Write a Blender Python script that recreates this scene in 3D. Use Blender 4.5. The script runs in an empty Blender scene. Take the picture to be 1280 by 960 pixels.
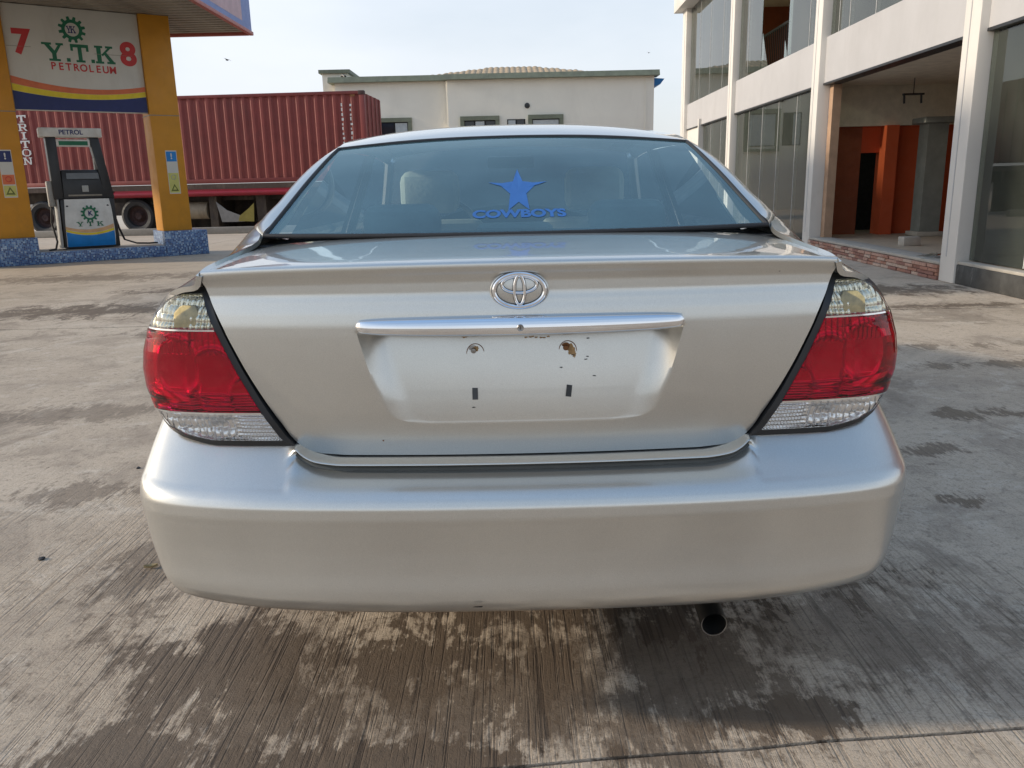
import bpy, bmesh, math, random
import numpy as np
random.seed(7); np.random.seed(7)
R = math.radians
sc = bpy.context.scene
COL = sc.collection

# ------------------------------------------------------------------ camera
F_PX, PITCH, ROLL, CAM_H = 1020.0, R(13.77), R(1.3), 1.25
cam_d = bpy.data.cameras.new('camera'); cam = bpy.data.objects.new('camera', cam_d); COL.objects.link(cam)
cam_d.sensor_width = 36.0; cam_d.sensor_fit = 'HORIZONTAL'; cam_d.lens = 36.0 * F_PX / 1280.0
cam_d.clip_start = 0.05; cam_d.clip_end = 3000
_f = np.array([0, math.cos(PITCH), -math.sin(PITCH)]); _u = np.array([0, math.sin(PITCH), math.cos(PITCH)]); _r = np.array([1.0, 0, 0])
_c, _s = math.cos(ROLL), math.sin(ROLL)
_r2 = _c * _r - _s * _u; _u2 = _s * _r + _c * _u
from mathutils import Matrix, Vector
cam.matrix_world = Matrix(((_r2[0], _u2[0], -_f[0], 0), (_r2[1], _u2[1], -_f[1], 0), (_r2[2], _u2[2], -_f[2], CAM_H), (0, 0, 0, 1)))
sc.camera = cam

def ray(px, py):
    a = (px - 640) / F_PX; b = (480 - py) / F_PX
    return _f + a * _r2 + b * _u2
def on_ground(px, py, z=0.0):
    d = ray(px, py); k = (z - CAM_H) / d[2]
    return d * k + np.array([0, 0, CAM_H])
def at_depth(px, py, Y):
    d = ray(px, py); return d * (Y / d[1]) + np.array([0, 0, CAM_H])

# ------------------------------------------------------------------ sky, sun, exposure
SUN_EL, SUN_FRONT = R(20), R(-1.5)
S_DIR = Vector((-math.cos(SUN_EL) * math.cos(SUN_FRONT), math.cos(SUN_EL) * math.sin(SUN_FRONT), math.sin(SUN_EL)))
world = bpy.data.worlds.new('World'); sc.world = world; world.use_nodes = True
wn = world.node_tree.nodes; wl = world.node_tree.links; wn.clear()
w_out = wn.new('ShaderNodeOutputWorld'); w_bg = wn.new('ShaderNodeBackground'); w_sky = wn.new('ShaderNodeTexSky')
w_sky.sky_type = 'NISHITA'; w_sky.sun_disc = False
w_sky.sun_elevation = SUN_EL; w_sky.sun_rotation = math.atan2(S_DIR.x, S_DIR.y) % (2 * math.pi)
w_sky.air_density = 1.0; w_sky.dust_density = 2.5; w_sky.ozone_density = 1.5
w_bg.inputs['Strength'].default_value = 0.13
w_veil = wn.new('ShaderNodeBackground'); w_veil.inputs['Color'].default_value = (0.74, 0.80, 0.88, 1); w_veil.inputs['Strength'].default_value = 0.83
w_mix = wn.new('ShaderNodeMixShader')
w_tc = wn.new('ShaderNodeTexCoord'); w_map = wn.new('ShaderNodeMapping'); w_map.inputs['Scale'].default_value = (1.2, 1.2, 3.5)
w_no = wn.new('ShaderNodeTexNoise'); w_no.inputs['Scale'].default_value = 1.6; w_no.inputs['Detail'].default_value = 5
w_mr = wn.new('ShaderNodeMapRange'); w_mr.inputs['From Min'].default_value = 0.3; w_mr.inputs['From Max'].default_value = 0.75
w_mr.inputs['To Min'].default_value = 0.36; w_mr.inputs['To Max'].default_value = 0.84
wl.new(w_tc.outputs['Generated'], w_map.inputs['Vector']); wl.new(w_map.outputs[0], w_no.inputs['Vector'])
w_sep = wn.new('ShaderNodeSeparateXYZ'); wl.new(w_tc.outputs['Generated'], w_sep.inputs[0])
w_h = wn.new('ShaderNodeMapRange'); w_h.inputs['From Min'].default_value = 0.05; w_h.inputs['From Max'].default_value = 0.75; w_h.inputs['To Min'].default_value = 0.25; w_h.inputs['To Max'].default_value = -0.10   # haze thins upwards
w_add = wn.new('ShaderNodeMath'); w_add.operation = 'ADD'; w_add.use_clamp = True
wl.new(w_sep.outputs[2], w_h.inputs['Value']); wl.new(w_no.outputs['Fac'], w_mr.inputs['Value']); wl.new(w_mr.outputs[0], w_add.inputs[0]); wl.new(w_h.outputs[0], w_add.inputs[1]); wl.new(w_add.outputs[0], w_mix.inputs['Fac'])
wl.new(w_sky.outputs[0], w_bg.inputs['Color']); wl.new(w_bg.outputs[0], w_mix.inputs[1]); wl.new(w_veil.outputs[0], w_mix.inputs[2])
w_cr = wn.new('ShaderNodeValToRGB'); _e = w_cr.color_ramp.elements; _e[0].position = 0.0; _e[0].color = (0.79, 0.81, 0.84, 1); _e[1].position = 0.95; _e[1].color = (0.36, 0.58, 0.92, 1)
_m = _e.new(0.30); _m.color = (0.72, 0.79, 0.88, 1); _m2 = _e.new(0.62); _m2.color = (0.55, 0.72, 0.94, 1)
wl.new(w_sep.outputs[2], w_cr.inputs[0]); wl.new(w_cr.outputs[0], w_veil.inputs['Color'])   # pale haze low down, bluer overhead
wl.new(w_mix.outputs[0], w_out.inputs['Surface'])
sun_d = bpy.data.lights.new('sun', 'SUN'); sun = bpy.data.objects.new('sun', sun_d); COL.objects.link(sun)
sun_d.energy = 2.4; sun_d.angle = R(3.0); sun_d.color = (1.0, 0.86, 0.68)
sun.rotation_euler = S_DIR.to_track_quat('Z', 'Y').to_euler(); sun.location = S_DIR * 60
sc.view_settings.view_transform = 'Standard'; sc.view_settings.look = 'None'
sc.view_settings.exposure = 0.56; sc.view_settings.gamma = 1.0; sc.view_settings.use_curve_mapping = False
sc.render.engine = 'CYCLES'
sc.cycles.use_denoising = True
sc.cycles.max_bounces = 10; sc.cycles.transparent_max_bounces = 24; sc.cycles.glossy_bounces = 6
sc.cycles.sample_clamp_indirect = 6.0; sc.cycles.caustics_reflective = False; sc.cycles.caustics_refractive = False

# ------------------------------------------------------------------ materials
MATS = {}
class Nodes:
    def __init__(s, name):
        s.m = bpy.data.materials.new(name); s.m.use_nodes = True
        s.t = s.m.node_tree; s.n = s.t.nodes; s.l = s.t.links
        s.b = s.n.get('Principled BSDF'); s.o = s.n.get('Material Output')
    def add(s, t, **kw):
        x = s.n.new(t)
        for k, v in kw.items():
            if k in x.inputs.keys(): x.inputs[k].default_value = v
            else: setattr(x, k, v)
        return x
    def ln(s, a, b): s.l.new(a, b)
    def coord(s, kind='Object', scale=(1, 1, 1), rot=(0, 0, 0), loc=(0, 0, 0)):
        c = s.add('ShaderNodeTexCoord') if kind != 'Position' else s.add('ShaderNodeNewGeometry')
        m = s.add('ShaderNodeMapping'); m.inputs['Scale'].default_value = scale; m.inputs['Rotation'].default_value = rot; m.inputs['Location'].default_value = loc
        s.ln(c.outputs[kind], m.inputs['Vector']); return m.outputs[0]
    def noise(s, vec, scale, detail=4, rough=0.55, dist=0.0):
        n = s.add('ShaderNodeTexNoise'); n.inputs['Scale'].default_value = scale; n.inputs['Detail'].default_value = detail
        n.inputs['Roughness'].default_value = rough; n.inputs['Distortion'].default_value = dist
        s.ln(vec, n.inputs['Vector']); return n.outputs['Fac']
    def ramp(s, fac, stops):
        r = s.add('ShaderNodeValToRGB'); e = r.color_ramp.elements
        while len(e) < len(stops): e.new(0.5)
        for el, (p, c) in zip(e, stops):
            el.position = p; el.color = (c, c, c, 1) if not hasattr(c, '__len__') else (*c[:3], 1)
        s.ln(fac, r.inputs[0]); return r.outputs[0]
    def mix(s, fac, a, b, mode='MIX'):
        m = s.add('ShaderNodeMix'); m.data_type = 'RGBA'; m.blend_type = mode
        for sock, v in ((m.inputs[0], fac), (m.inputs[6], a), (m.inputs[7], b)):
            if hasattr(v, 'is_output'): s.ln(v, sock)
            elif hasattr(v, '__len__'): sock.default_value = (*v[:3], 1)
            else: sock.default_value = v
        return m.outputs[2]
    def math(s, op, a, b=None, clamp=False):
        m = s.add('ShaderNodeMath'); m.operation = op; m.use_clamp = clamp
        for sock, v in ((m.inputs[0], a), (m.inputs[1], b)):
            if v is None: continue
            if hasattr(v, 'is_output'): s.ln(v, sock)
            else: sock.default_value = v
        return m.outputs[0]
    def bump(s, h, strength=0.3, dist=0.01, normal=None):
        b = s.add('ShaderNodeBump'); b.inputs['Strength'].default_value = strength; b.inputs['Distance'].default_value = dist
        s.ln(h, b.inputs['Height'])
        if normal is not None: s.ln(normal, b.inputs['Normal'])
        return b.outputs[0]
def setp(b, **kw):
    for k, v in kw.items():
        k = {'base': 'Base Color', 'rough': 'Roughness', 'metal': 'Metallic', 'coat': 'Coat Weight', 'coatr': 'Coat Roughness', 'spec': 'Specular IOR Level', 'alpha': 'Alpha', 'ior': 'IOR'}[k]
        b.inputs[k].default_value = (*v, 1) if hasattr(v, '__len__') else v

def simple(name, base, rough=0.6, metal=0.0, var=0.12, scale=6.0, coat=0.0, bump=0.0, bscale=60.0, dirt=None):
    """plain painted or plastic surface with uneven tone, optional dirt and fine relief"""
    if name in MATS: return MATS[name]
    s = Nodes(name); setp(s.b, base=base, rough=rough, metal=metal, coat=coat)
    v = s.coord('Object')
    n = s.noise(v, scale, 5, 0.6)
    a = tuple(c * (1 - var) for c in base); b = tuple(min(1, c * (1 + var)) for c in base)
    col = s.ramp(n, [(0.3, a), (0.7, b)])
    if dirt:
        d = s.noise(s.coord('Object', (1, 1, 0.35)), dirt[1], 6, 0.7, 0.4)
        col = s.mix(s.ramp(d, [(dirt[2], 0), (dirt[2] + 0.2, dirt[3])]), col, dirt[0])
    s.ln(col, s.b.inputs['Base Color'])
    rr = s.ramp(s.noise(v, scale * 2.3, 3), [(0.3, max(0.02, rough * 0.85)), (0.7, min(1, rough * 1.15))]); s.ln(rr, s.b.inputs['Roughness'])
    if bump: s.ln(s.bump(s.noise(v, bscale, 4), bump, 0.01), s.b.inputs['Normal'])
    MATS[name] = s.m; return s.m

def glass(name, tint, ior=1.5, rough=0.0, haze=0.0, haze_col=(0.5, 0.55, 0.58)):
    """thin sheet glass: tinted see-through plus a fresnel reflection, with a diffuse layer for dust or painted haze"""
    if name in MATS: return MATS[name]
    s = Nodes(name); s.n.remove(s.b)
    tr = s.add('ShaderNodeBsdfTransparent'); tr.inputs[0].default_value = (*tint, 1)
    gl = s.add('ShaderNodeBsdfGlossy'); gl.inputs['Roughness'].default_value = rough; gl.inputs['Color'].default_value = (0.80, 0.97, 1, 1) if name == 'tinted_car_glass' else (1, 1, 1, 1)
    fr = s.add('ShaderNodeFresnel'); fr.inputs['IOR'].default_value = ior
    mx = s.add('ShaderNodeMixShader'); s.ln(fr.outputs[0], mx.inputs[0]); s.ln(tr.outputs[0], mx.inputs[1]); s.ln(gl.outputs[0], mx.inputs[2])
    out = mx.outputs[0]
    if haze:
        df = s.add('ShaderNodeBsdfDiffuse'); df.inputs[0].default_value = (*haze_col, 1)
        m2 = s.add('ShaderNodeMixShader')
        n = s.noise(s.coord('Object', (1, 1, 0.6)), 3.0, 6, 0.65)
        s.ln(s.ramp(n, [(0.3, haze * 0.4), (0.75, haze)]), m2.inputs[0]); s.ln(out, m2.inputs[1]); s.ln(df.outputs[0], m2.inputs[2]); out = m2.outputs[0]
    s.ln(out, s.o.inputs['Surface']); MATS[name] = s.m; return s.m

def mat_paint():
    s = Nodes('silver_car_paint'); setp(s.b, base=(0.60, 0.595, 0.56), metal=0.82, rough=0.30, coat=1.0, coatr=0.035)
    v = s.coord('Object'); fl = s.noise(v, 900, 1, 0.5)
    col = s.ramp(fl, [(0.35, (0.555, 0.55, 0.518)), (0.65, (0.65, 0.645, 0.61))])
    dust = s.noise(v, 5, 7, 0.7, 0.3)
    col = s.mix(s.ramp(dust, [(0.5, 0.0), (0.8, 0.05)]), col, (0.46, 0.43, 0.38)); s.ln(col, s.b.inputs['Base Color'])
    s.ln(s.ramp(s.noise(v, 11, 6, 0.7), [(0.3, 0.28), (0.75, 0.34)]), s.b.inputs['Roughness'])
    s.ln(s.ramp(s.noise(v, 7, 6, 0.7), [(0.35, 0.012), (0.8, 0.05)]), s.b.inputs['Coat Roughness'])
    s.ln(s.bump(fl, 0.012, 0.002), s.b.inputs['Normal'])
    return s.m

def mat_concrete():
    """broom-finished concrete: ridges run along Y; weathering, oil stains and dust patches"""
    s = Nodes('broomed_concrete'); setp(s.b, rough=0.85, spec=0.3)
    P = s.coord('Position'); sep = s.add('ShaderNodeSeparateXYZ'); s.ln(P, sep.inputs[0])
    big = s.noise(P, 0.35, 6, 0.6, 0.6); med = s.noise(P, 1.9, 10, 0.72, 0.6); fine = s.noise(P, 24, 8, 0.75, 0.3); grit = s.noise(P, 150, 4, 0.7)
    # brush grooves: noise drawn out along Y, cut to thin dark lines of uneven depth
    ga = s.noise(s.coord('Position', (1, 0.020, 1)), 105, 2, 0.6, 0.1); gb = s.noise(s.coord('Position', (1, 0.028, 1), loc=(3.7, 1.1, 0)), 46, 3, 0.7, 0.15); gc = s.noise(s.coord('Position', (1, 0.05, 1), loc=(1.7, 8.1, 0)), 230, 2, 0.6)
    groove = s.math('MAXIMUM', s.ramp(ga, [(0.36, 1.0), (0.46, 0.0)]), s.math('MAXIMUM', s.ramp(gb, [(0.33, 0.9), (0.42, 0.0)]), s.ramp(gc, [(0.32, 0.6), (0.44, 0.0)])))
    nearby = s.ramp(s.math('ADD', s.math('MULTIPLY', sep.outputs[1], 0.1), s.math('MULTIPLY', s.math('SUBTRACT', big, 0.5), 0.5)), [(0.20, 1.0), (0.40, 0.06)])   # traffic has worn the brooming away further off
    worn = s.math('MULTIPLY', s.ramp(s.noise(P, 1.3, 7, 0.7, 0.4), [(0.40, 0.12), (0.58, 1.0)]), nearby)
    col = s.ramp(big, [(0.34, (0.43, 0.347, 0.262)), (0.5, (0.53, 0.435, 0.333)), (0.66, (0.60, 0.50, 0.39))])
    col = s.mix(s.ramp(med, [(0.40, 0.85), (0.52, 0.0)]), col, (0.37, 0.30, 0.232))
    col = s.mix(s.ramp(s.noise(s.coord('Position', (1, 1, 1), loc=(4, 7, 0)), 3.1, 10, 0.75, 0.4), [(0.53, 0.0), (0.63, 0.6)]), col, (0.64, 0.555, 0.45))
    col = s.mix(s.ramp(fine, [(0.36, 0.6), (0.47, 0.0)]), col, (0.22, 0.178, 0.138))
    col = s.mix(s.ramp(grit, [(0.36, 0.5), (0.46, 0.0)]), col, (0.17, 0.14, 0.11)); col = s.mix(s.ramp(grit, [(0.56, 0.0), (0.68, 0.35)]), col, (0.60, 0.53, 0.44))
    blot = s.noise(s.coord('Position', (1, 0.7, 1), loc=(5, 3, 0)), 0.8, 12, 0.74, 0.9)
    col = s.mix(s.ramp(blot, [(0.55, 0.0), (0.59, 0.45), (0.70, 0.6)]), col, (0.19, 0.15, 0.115))
    # sand drifted across the forecourt further off
    far = s.ramp(s.math('ADD', s.math('MULTIPLY', sep.outputs[1], 0.045), s.math('MULTIPLY', big, 0.5)), [(0.60, 0.0), (1.25, 0.7)])
    col = s.mix(far, col, (0.58, 0.495, 0.395))
    col = s.mix(s.math('MULTIPLY', groove, s.math('MULTIPLY', worn, 0.55)), col, (0.13, 0.10, 0.075))
    # oil and water stains: blobs with broken, brushed edges
    edge = s.math('ADD', s.math('MULTIPLY', s.noise(s.coord('Position', (1, 0.6, 1), rot=(0, 0, 0.10)), 5.0, 8, 0.7, 0.5), 0.56), s.math('ADD', s.math('MULTIPLY', s.noise(s.coord('Position', (1, 0.16, 1), loc=(2, 2, 0)), 42, 6, 0.75), 0.30), s.math('MULTIPLY', fine, 0.14)))
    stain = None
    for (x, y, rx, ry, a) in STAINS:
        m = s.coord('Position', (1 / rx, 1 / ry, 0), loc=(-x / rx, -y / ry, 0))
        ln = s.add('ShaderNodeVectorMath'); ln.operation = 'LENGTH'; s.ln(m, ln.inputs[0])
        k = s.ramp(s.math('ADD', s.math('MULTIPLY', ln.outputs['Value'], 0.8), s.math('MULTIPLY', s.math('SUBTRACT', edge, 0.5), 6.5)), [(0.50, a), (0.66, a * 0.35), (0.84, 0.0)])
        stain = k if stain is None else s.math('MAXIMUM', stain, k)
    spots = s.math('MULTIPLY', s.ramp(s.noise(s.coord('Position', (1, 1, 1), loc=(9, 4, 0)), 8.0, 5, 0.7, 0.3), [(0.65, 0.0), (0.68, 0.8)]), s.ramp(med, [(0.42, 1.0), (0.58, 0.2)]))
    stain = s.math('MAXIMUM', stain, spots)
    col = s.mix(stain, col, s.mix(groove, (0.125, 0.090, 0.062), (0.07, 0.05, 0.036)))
    s.ln(col, s.b.inputs['Base Color'])
    s.ln(s.ramp(stain, [(0.0, 0.9), (0.8, 0.66)]), s.b.inputs['Roughness'])
    h = s.math('MULTIPLY', s.math('SUBTRACT', 1.0, groove), s.math('ADD', s.math('MULTIPLY', worn, 0.9), 0.06))
    n1 = s.bump(h, 0.5, 0.006)
    n2 = s.bump(s.math('ADD', fine, s.math('MULTIPLY', grit, 0.5)), 0.45, 0.008, n1)
    s.ln(n2, s.b.inputs['Normal'])
    return s.m

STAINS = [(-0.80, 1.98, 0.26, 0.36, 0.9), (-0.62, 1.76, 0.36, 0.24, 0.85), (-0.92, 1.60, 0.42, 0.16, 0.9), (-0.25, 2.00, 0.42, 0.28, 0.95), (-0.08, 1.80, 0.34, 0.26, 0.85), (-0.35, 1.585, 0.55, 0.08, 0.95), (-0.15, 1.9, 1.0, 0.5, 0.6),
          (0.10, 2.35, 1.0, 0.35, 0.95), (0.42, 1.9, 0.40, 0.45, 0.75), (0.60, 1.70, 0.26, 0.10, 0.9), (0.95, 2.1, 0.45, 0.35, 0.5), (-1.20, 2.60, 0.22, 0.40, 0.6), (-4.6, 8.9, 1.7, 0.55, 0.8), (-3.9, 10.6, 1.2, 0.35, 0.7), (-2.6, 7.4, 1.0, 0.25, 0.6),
          (3.9, 9.1, 1.6, 0.45, 0.8), (4.3, 7.9, 1.2, 0.14, 0.8), (2.5, 4.2, 0.25, 0.12, 0.8), (1.95, 3.6, 0.2, 0.1, 0.75), (1.75, 3.0, 0.12, 0.08, 0.8), (4.2, 5.35, 1.6, 0.14, 0.7), (-6.5, 12.5, 2.2, 0.6, 0.5), (2.4, 6.0, 1.4, 0.12, 0.6), (-1.9, 3.3, 0.30, 0.16, 0.55), (-2.6, 4.6, 0.5, 0.2, 0.5)]

M = {}
M['paint'] = mat_paint()
M['concrete'] = mat_concrete()
M['dirt'] = simple('joint_dirt', (0.19, 0.155, 0.12), 0.95, bump=0.4, bscale=90)
M['black'] = simple('black_plastic', (0.018, 0.019, 0.021), 0.42)
M['rubber'] = simple('black_rubber', (0.022, 0.022, 0.024), 0.62)
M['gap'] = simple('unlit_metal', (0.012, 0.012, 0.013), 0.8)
M['chrome'] = simple('chrome', (0.82, 0.83, 0.85), 0.07, 1.0, var=0.03)
M['steel'] = simple('dull_steel', (0.30, 0.29, 0.28), 0.38, 1.0)
M['rust'] = simple('rust', (0.20, 0.085, 0.03), 0.85, bump=0.3)
M['reflector'] = simple('lamp_reflector', (0.88, 0.88, 0.88), 0.20, 0.9, var=0.04)
M['red_lens'] = glass('red_lens', (0.76, 0.012, 0.155), 1.5, 0.01)
M['clear_lens'] = glass('clear_lens', (0.93, 0.94, 0.95), 1.5, 0.01)
M['amber'] = simple('amber_plastic', (0.80, 0.60, 0.26), 0.2, var=.25, scale=60)
M['car_glass'] = glass('tinted_car_glass', (0.74, 0.86, 0.86), 2.15, 0.0, haze=0.15, haze_col=(0.27, 0.54, 0.63))  # teal haze in the colour brightens the pane like reflected sky
M['facade_glass'] = glass('dusty_shop_glass', (0.66, 0.72, 0.67), 1.5, 0.0, haze=0.075, haze_col=(0.34, 0.36, 0.33))
M['decal'] = simple('blue_vinyl', (0.030, 0.135, 0.40), 0.7)
M['cloth'] = simple('grey_cloth', (0.46, 0.46, 0.42), 0.9, bump=0.2)
M['dash'] = simple('dark_trim', (0.05, 0.052, 0.055), 0.6)
M['liner'] = simple('headlining', (0.58, 0.58, 0.54), 0.9)

# ------------------------------------------------------------------ mesh helpers
class MB:
    def __init__(s): s.v = []; s.f = []
    def add(s, vs, fs):
        o = len(s.v); s.v += [tuple(map(float, p)) for p in vs]; s.f += [tuple(i + o for i in f) for f in fs]; return s
    def box(s, x0, x1, y0, y1, z0, z1):
        return s.add([(x0, y0, z0), (x1, y0, z0), (x1, y1, z0), (x0, y1, z0), (x0, y0, z1), (x1, y0, z1), (x1, y1, z1), (x0, y1, z1)],
                     [(0, 3, 2, 1), (4, 5, 6, 7), (0, 1, 5, 4), (1, 2, 6, 5), (2, 3, 7, 6), (3, 0, 4, 7)])
    def prism(s, pts, d):
        n = len(pts); p = [np.array(q, float) for q in pts]; d = np.array(d, float)
        s.add(p + [q + d for q in p], [tuple(range(n))[::-1], tuple(range(n, 2 * n))] + [(i, (i + 1) % n, n + (i + 1) % n, n + i) for i in range(n)]); return s
    def tube(s, path, r, seg=10, caps=True, closed=False):
        P = [np.array(p, float) for p in path]; n = len(P); rr = r if hasattr(r, '__len__') else [r] * n
        rings = []; up = None
        for i in range(n):
            t = (P[(i + 1) % n] - P[i - 1]) if closed else P[min(i + 1, n - 1)] - P[max(i - 1, 0)]
            t /= np.linalg.norm(t) + 1e-12
            if up is None: up = np.array([0, 0, 1.0]) if abs(t[2]) < 0.9 else np.array([0, 1.0, 0])
            a = np.cross(t, up); a /= np.linalg.norm(a) + 1e-12; b = np.cross(a, t); up = b
            rings.append([P[i] + rr[i] * (math.cos(k * 2 * math.pi / seg) * a + math.sin(k * 2 * math.pi / seg) * b) for k in range(seg)])
        vs = [q for g in rings for q in g]; fs = []
        for i in range(n if closed else n - 1):
            j = (i + 1) % n
            for k in range(seg):
                l = (k + 1) % seg; fs.append((i * seg + k, i * seg + l, j * seg + l, j * seg + k))
        if caps and not closed: fs += [tuple(range(seg))[::-1], tuple((n - 1) * seg + k for k in range(seg))]
        return s.add(vs, fs)
    def lathe(s, prof, c, axis='x', seg=40):
        vs = []
        for (r, h) in prof:
            for k in range(seg):
                a = 2 * math.pi * k / seg; ca, sa = r * math.cos(a), r * math.sin(a)
                p = {'x': (h, ca, sa), 'y': (ca, h, sa), 'z': (ca, sa, h)}[axis]
                vs.append((p[0] + c[0], p[1] + c[1], p[2] + c[2]))
        fs = []
        for i in range(len(prof) - 1):
            for k in range(seg):
                l = (k + 1) % seg; fs.append((i * seg + k, i * seg + l, (i + 1) * seg + l, (i + 1) * seg + k))
        return s.add(vs, fs)
    def grid(s, P, flip=False):
        P = np.asarray(P, float); m, n = P.shape[:2]
        fs = [(i * n + j, i * n + j + 1, (i + 1) * n + j + 1, (i + 1) * n + j) for i in range(m - 1) for j in range(n - 1)]
        if flip: fs = [f[::-1] for f in fs]
        return s.add(P.reshape(-1, 3), fs)
    def build(s, name, mat, parent=None, smooth=False, bevel=0.0, angle=35, fix=True, seg=2):
        me = bpy.data.meshes.new(name); me.from_pydata(s.v, [], s.f); me.update()
        if bevel or fix:
            bm = bmesh.new(); bm.from_mesh(me)
            if fix: bmesh.ops.recalc_face_normals(bm, faces=bm.faces)
            if bevel:
                es = [e for e in bm.edges if len(e.link_faces) == 2 and e.calc_face_angle(0) > R(30)]
                bmesh.ops.bevel(bm, geom=es, offset=bevel, segments=seg, profile=0.5, affect='EDGES', clamp_overlap=True)
            bm.to_mesh(me); bm.free()
        if bevel and not smooth: angle = 24
        if smooth or bevel:
            me.shade_smooth()
            try: me.set_sharp_from_angle(angle=R(angle))
            except Exception: pass
        return link(name, me, mat, parent)
def link(name, me, mat, parent=None):
    o = bpy.data.objects.new(name, me); COL.objects.link(o)
    if mat is not None:
        me.materials.clear(); me.materials.append(mat)
    if parent is not None: o.parent = parent
    return o
def tag(o, label=None, cat=None, group=None, kind=None):
    if label: o['label'] = label
    if cat: o['category'] = cat
    if group: o['group'] = group
    if kind: o['kind'] = kind
    return o
def thing(name, label, cat, loc=(0, 0, 0), rotz=0.0, group=None):
    o = bpy.data.objects.new(name, None); COL.objects.link(o); o.location = loc; o.rotation_euler = (0, 0, rotz); o.empty_display_size = 0.2
    return tag(o, label, cat, group)
def copy_obj(o, parent=None, loc=None):
    c = o.copy(); COL.objects.link(c); c.parent = parent
    if loc is not None: c.location = loc
    return c
def copy_tree(o, parent=None, loc=None):
    c = copy_obj(o, parent, loc)
    for ch in list(o.children): copy_tree(ch, c)
    return c
def text_mesh(name, body, size, loc, parent, mat, bold=0.0, sx=1.0, depth=0.002, align='CENTER'):
    """flat lettering standing in the parent's XZ plane, read from -Y"""
    cu = bpy.data.curves.new(name, 'FONT'); cu.body = body; cu.size = size; cu.align_x = align; cu.align_y = 'CENTER'; cu.offset = bold; cu.extrude = depth; cu.resolution_u = 6
    tmp = bpy.data.objects.new(name + '_src', cu); COL.objects.link(tmp)
    dg = bpy.context.evaluated_depsgraph_get(); me = bpy.data.meshes.new_from_object(tmp.evaluated_get(dg))
    bpy.data.objects.remove(tmp); bpy.data.curves.remove(cu)
    me.transform(Matrix(((sx, 0, 0, 0), (0, 0, -1, 0), (0, 1, 0, 0), (0, 0, 0, 1))))
    o = link(name, me, mat, parent); o.location = loc; return o
SLAB = {  # slab-serif capitals on a 1 x 1 cell: rectangles and quads
 'T': [[(0, .82), (1, .82), (1, 1), (0, 1)], [(0, .62), (.14, .62), (.14, .82), (0, .82)], [(.86, .62), (1, .62), (1, .82), (.86, .82)], [(.39, .12), (.61, .12), (.61, .82), (.39, .82)], [(.25, 0), (.75, 0), (.75, .12), (.25, .12)]],
 'Y': [[(-.1, .88), (.4, .88), (.4, 1), (-.1, 1)], [(.62, .88), (1.0, .88), (1.0, 1), (.62, 1)], [(.05, .88), (.30, .88), (.58, .5), (.40, .38)], [(.72, .88), (.88, .88), (.58, .38), (.48, .5)], [(.38, .12), (.6, .12), (.6, .46), (.38, .46)], [(.2, 0), (.78, 0), (.78, .12), (.2, .12)]],
 'K': [[(0, .88), (.45, .88), (.45, 1), (0, 1)], [(0, 0), (.45, 0), (.45, .12), (0, .12)], [(.1, .12), (.34, .12), (.34, .88), (.1, .88)], [(.6, .88), (1, .88), (1, 1), (.6, 1)], [(.72, .88), (.88, .88), (.42, .42), (.34, .50)], [(.46, .58), (.60, .68), (1.02, .12), (.76, .12)], [(.62, 0), (1.08, 0), (1.08, .12), (.62, .12)]],
 'I': [[(.39, .12), (.61, .12), (.61, .88), (.39, .88)], [(.22, .88), (.78, .88), (.78, 1), (.22, 1)], [(.22, 0), (.78, 0), (.78, .12), (.22, .12)]],
 'N': [[(.1, .12), (.26, .12), (.26, .88), (.1, .88)], [(.74, .12), (.9, .12), (.9, .88), (.74, .88)], [(0, .88), (.36, .88), (.36, 1), (0, 1)], [(.64, .88), (1, .88), (1, 1), (.64, 1)], [(0, 0), (.36, 0), (.36, .12), (0, .12)], [(.1, .88), (.32, .88), (.9, .0), (.74, .0)]],
 'R': [[(.1, .12), (.3, .12), (.3, .88), (.1, .88)], [(0, 0), (.42, 0), (.42, .12), (0, .12)], [(0, .88), (.7, .88), (.7, 1), (0, 1)], [(.3, .44), (.72, .44), (.72, .56), (.3, .56)], [(.7, .44), (.9, .56), (.9, .88), (.7, 1)], [(.5, .44), (.68, .44), (.98, .0), (.76, .0)]],
 'O': [[(.28, 0), (.72, 0), (.72, .14), (.28, .14)], [(.28, .86), (.72, .86), (.72, 1), (.28, 1)], [(0, .28), (.2, .28), (.2, .72), (0, .72)], [(.8, .28), (1, .28), (1, .72), (.8, .72)], [(0, .28), (.28, 0), (.32, .14), (.2, .30)], [(.72, 0), (1, .28), (.8, .30), (.68, .14)], [(0, .72), (.2, .70), (.32, .86), (.28, 1)], [(.72, 1), (.68, .86), (.8, .70), (1, .72)]],
 '.': [[(.0, 0), (.3, 0), (.3, .2), (.0, .2)]]}
def slab_letter(ch, x, z, w, h, y, parent, mat, d=0.003):
    b = MB(); k = 0
    for q in SLAB[ch]:
        b.prism([(x + u * w, y - k * 0.0004, z + v * h) for (u, v) in q], (0, d + 0.0, 0)); k += 1
    return b.build('letter', mat, parent, fix=True)

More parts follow.
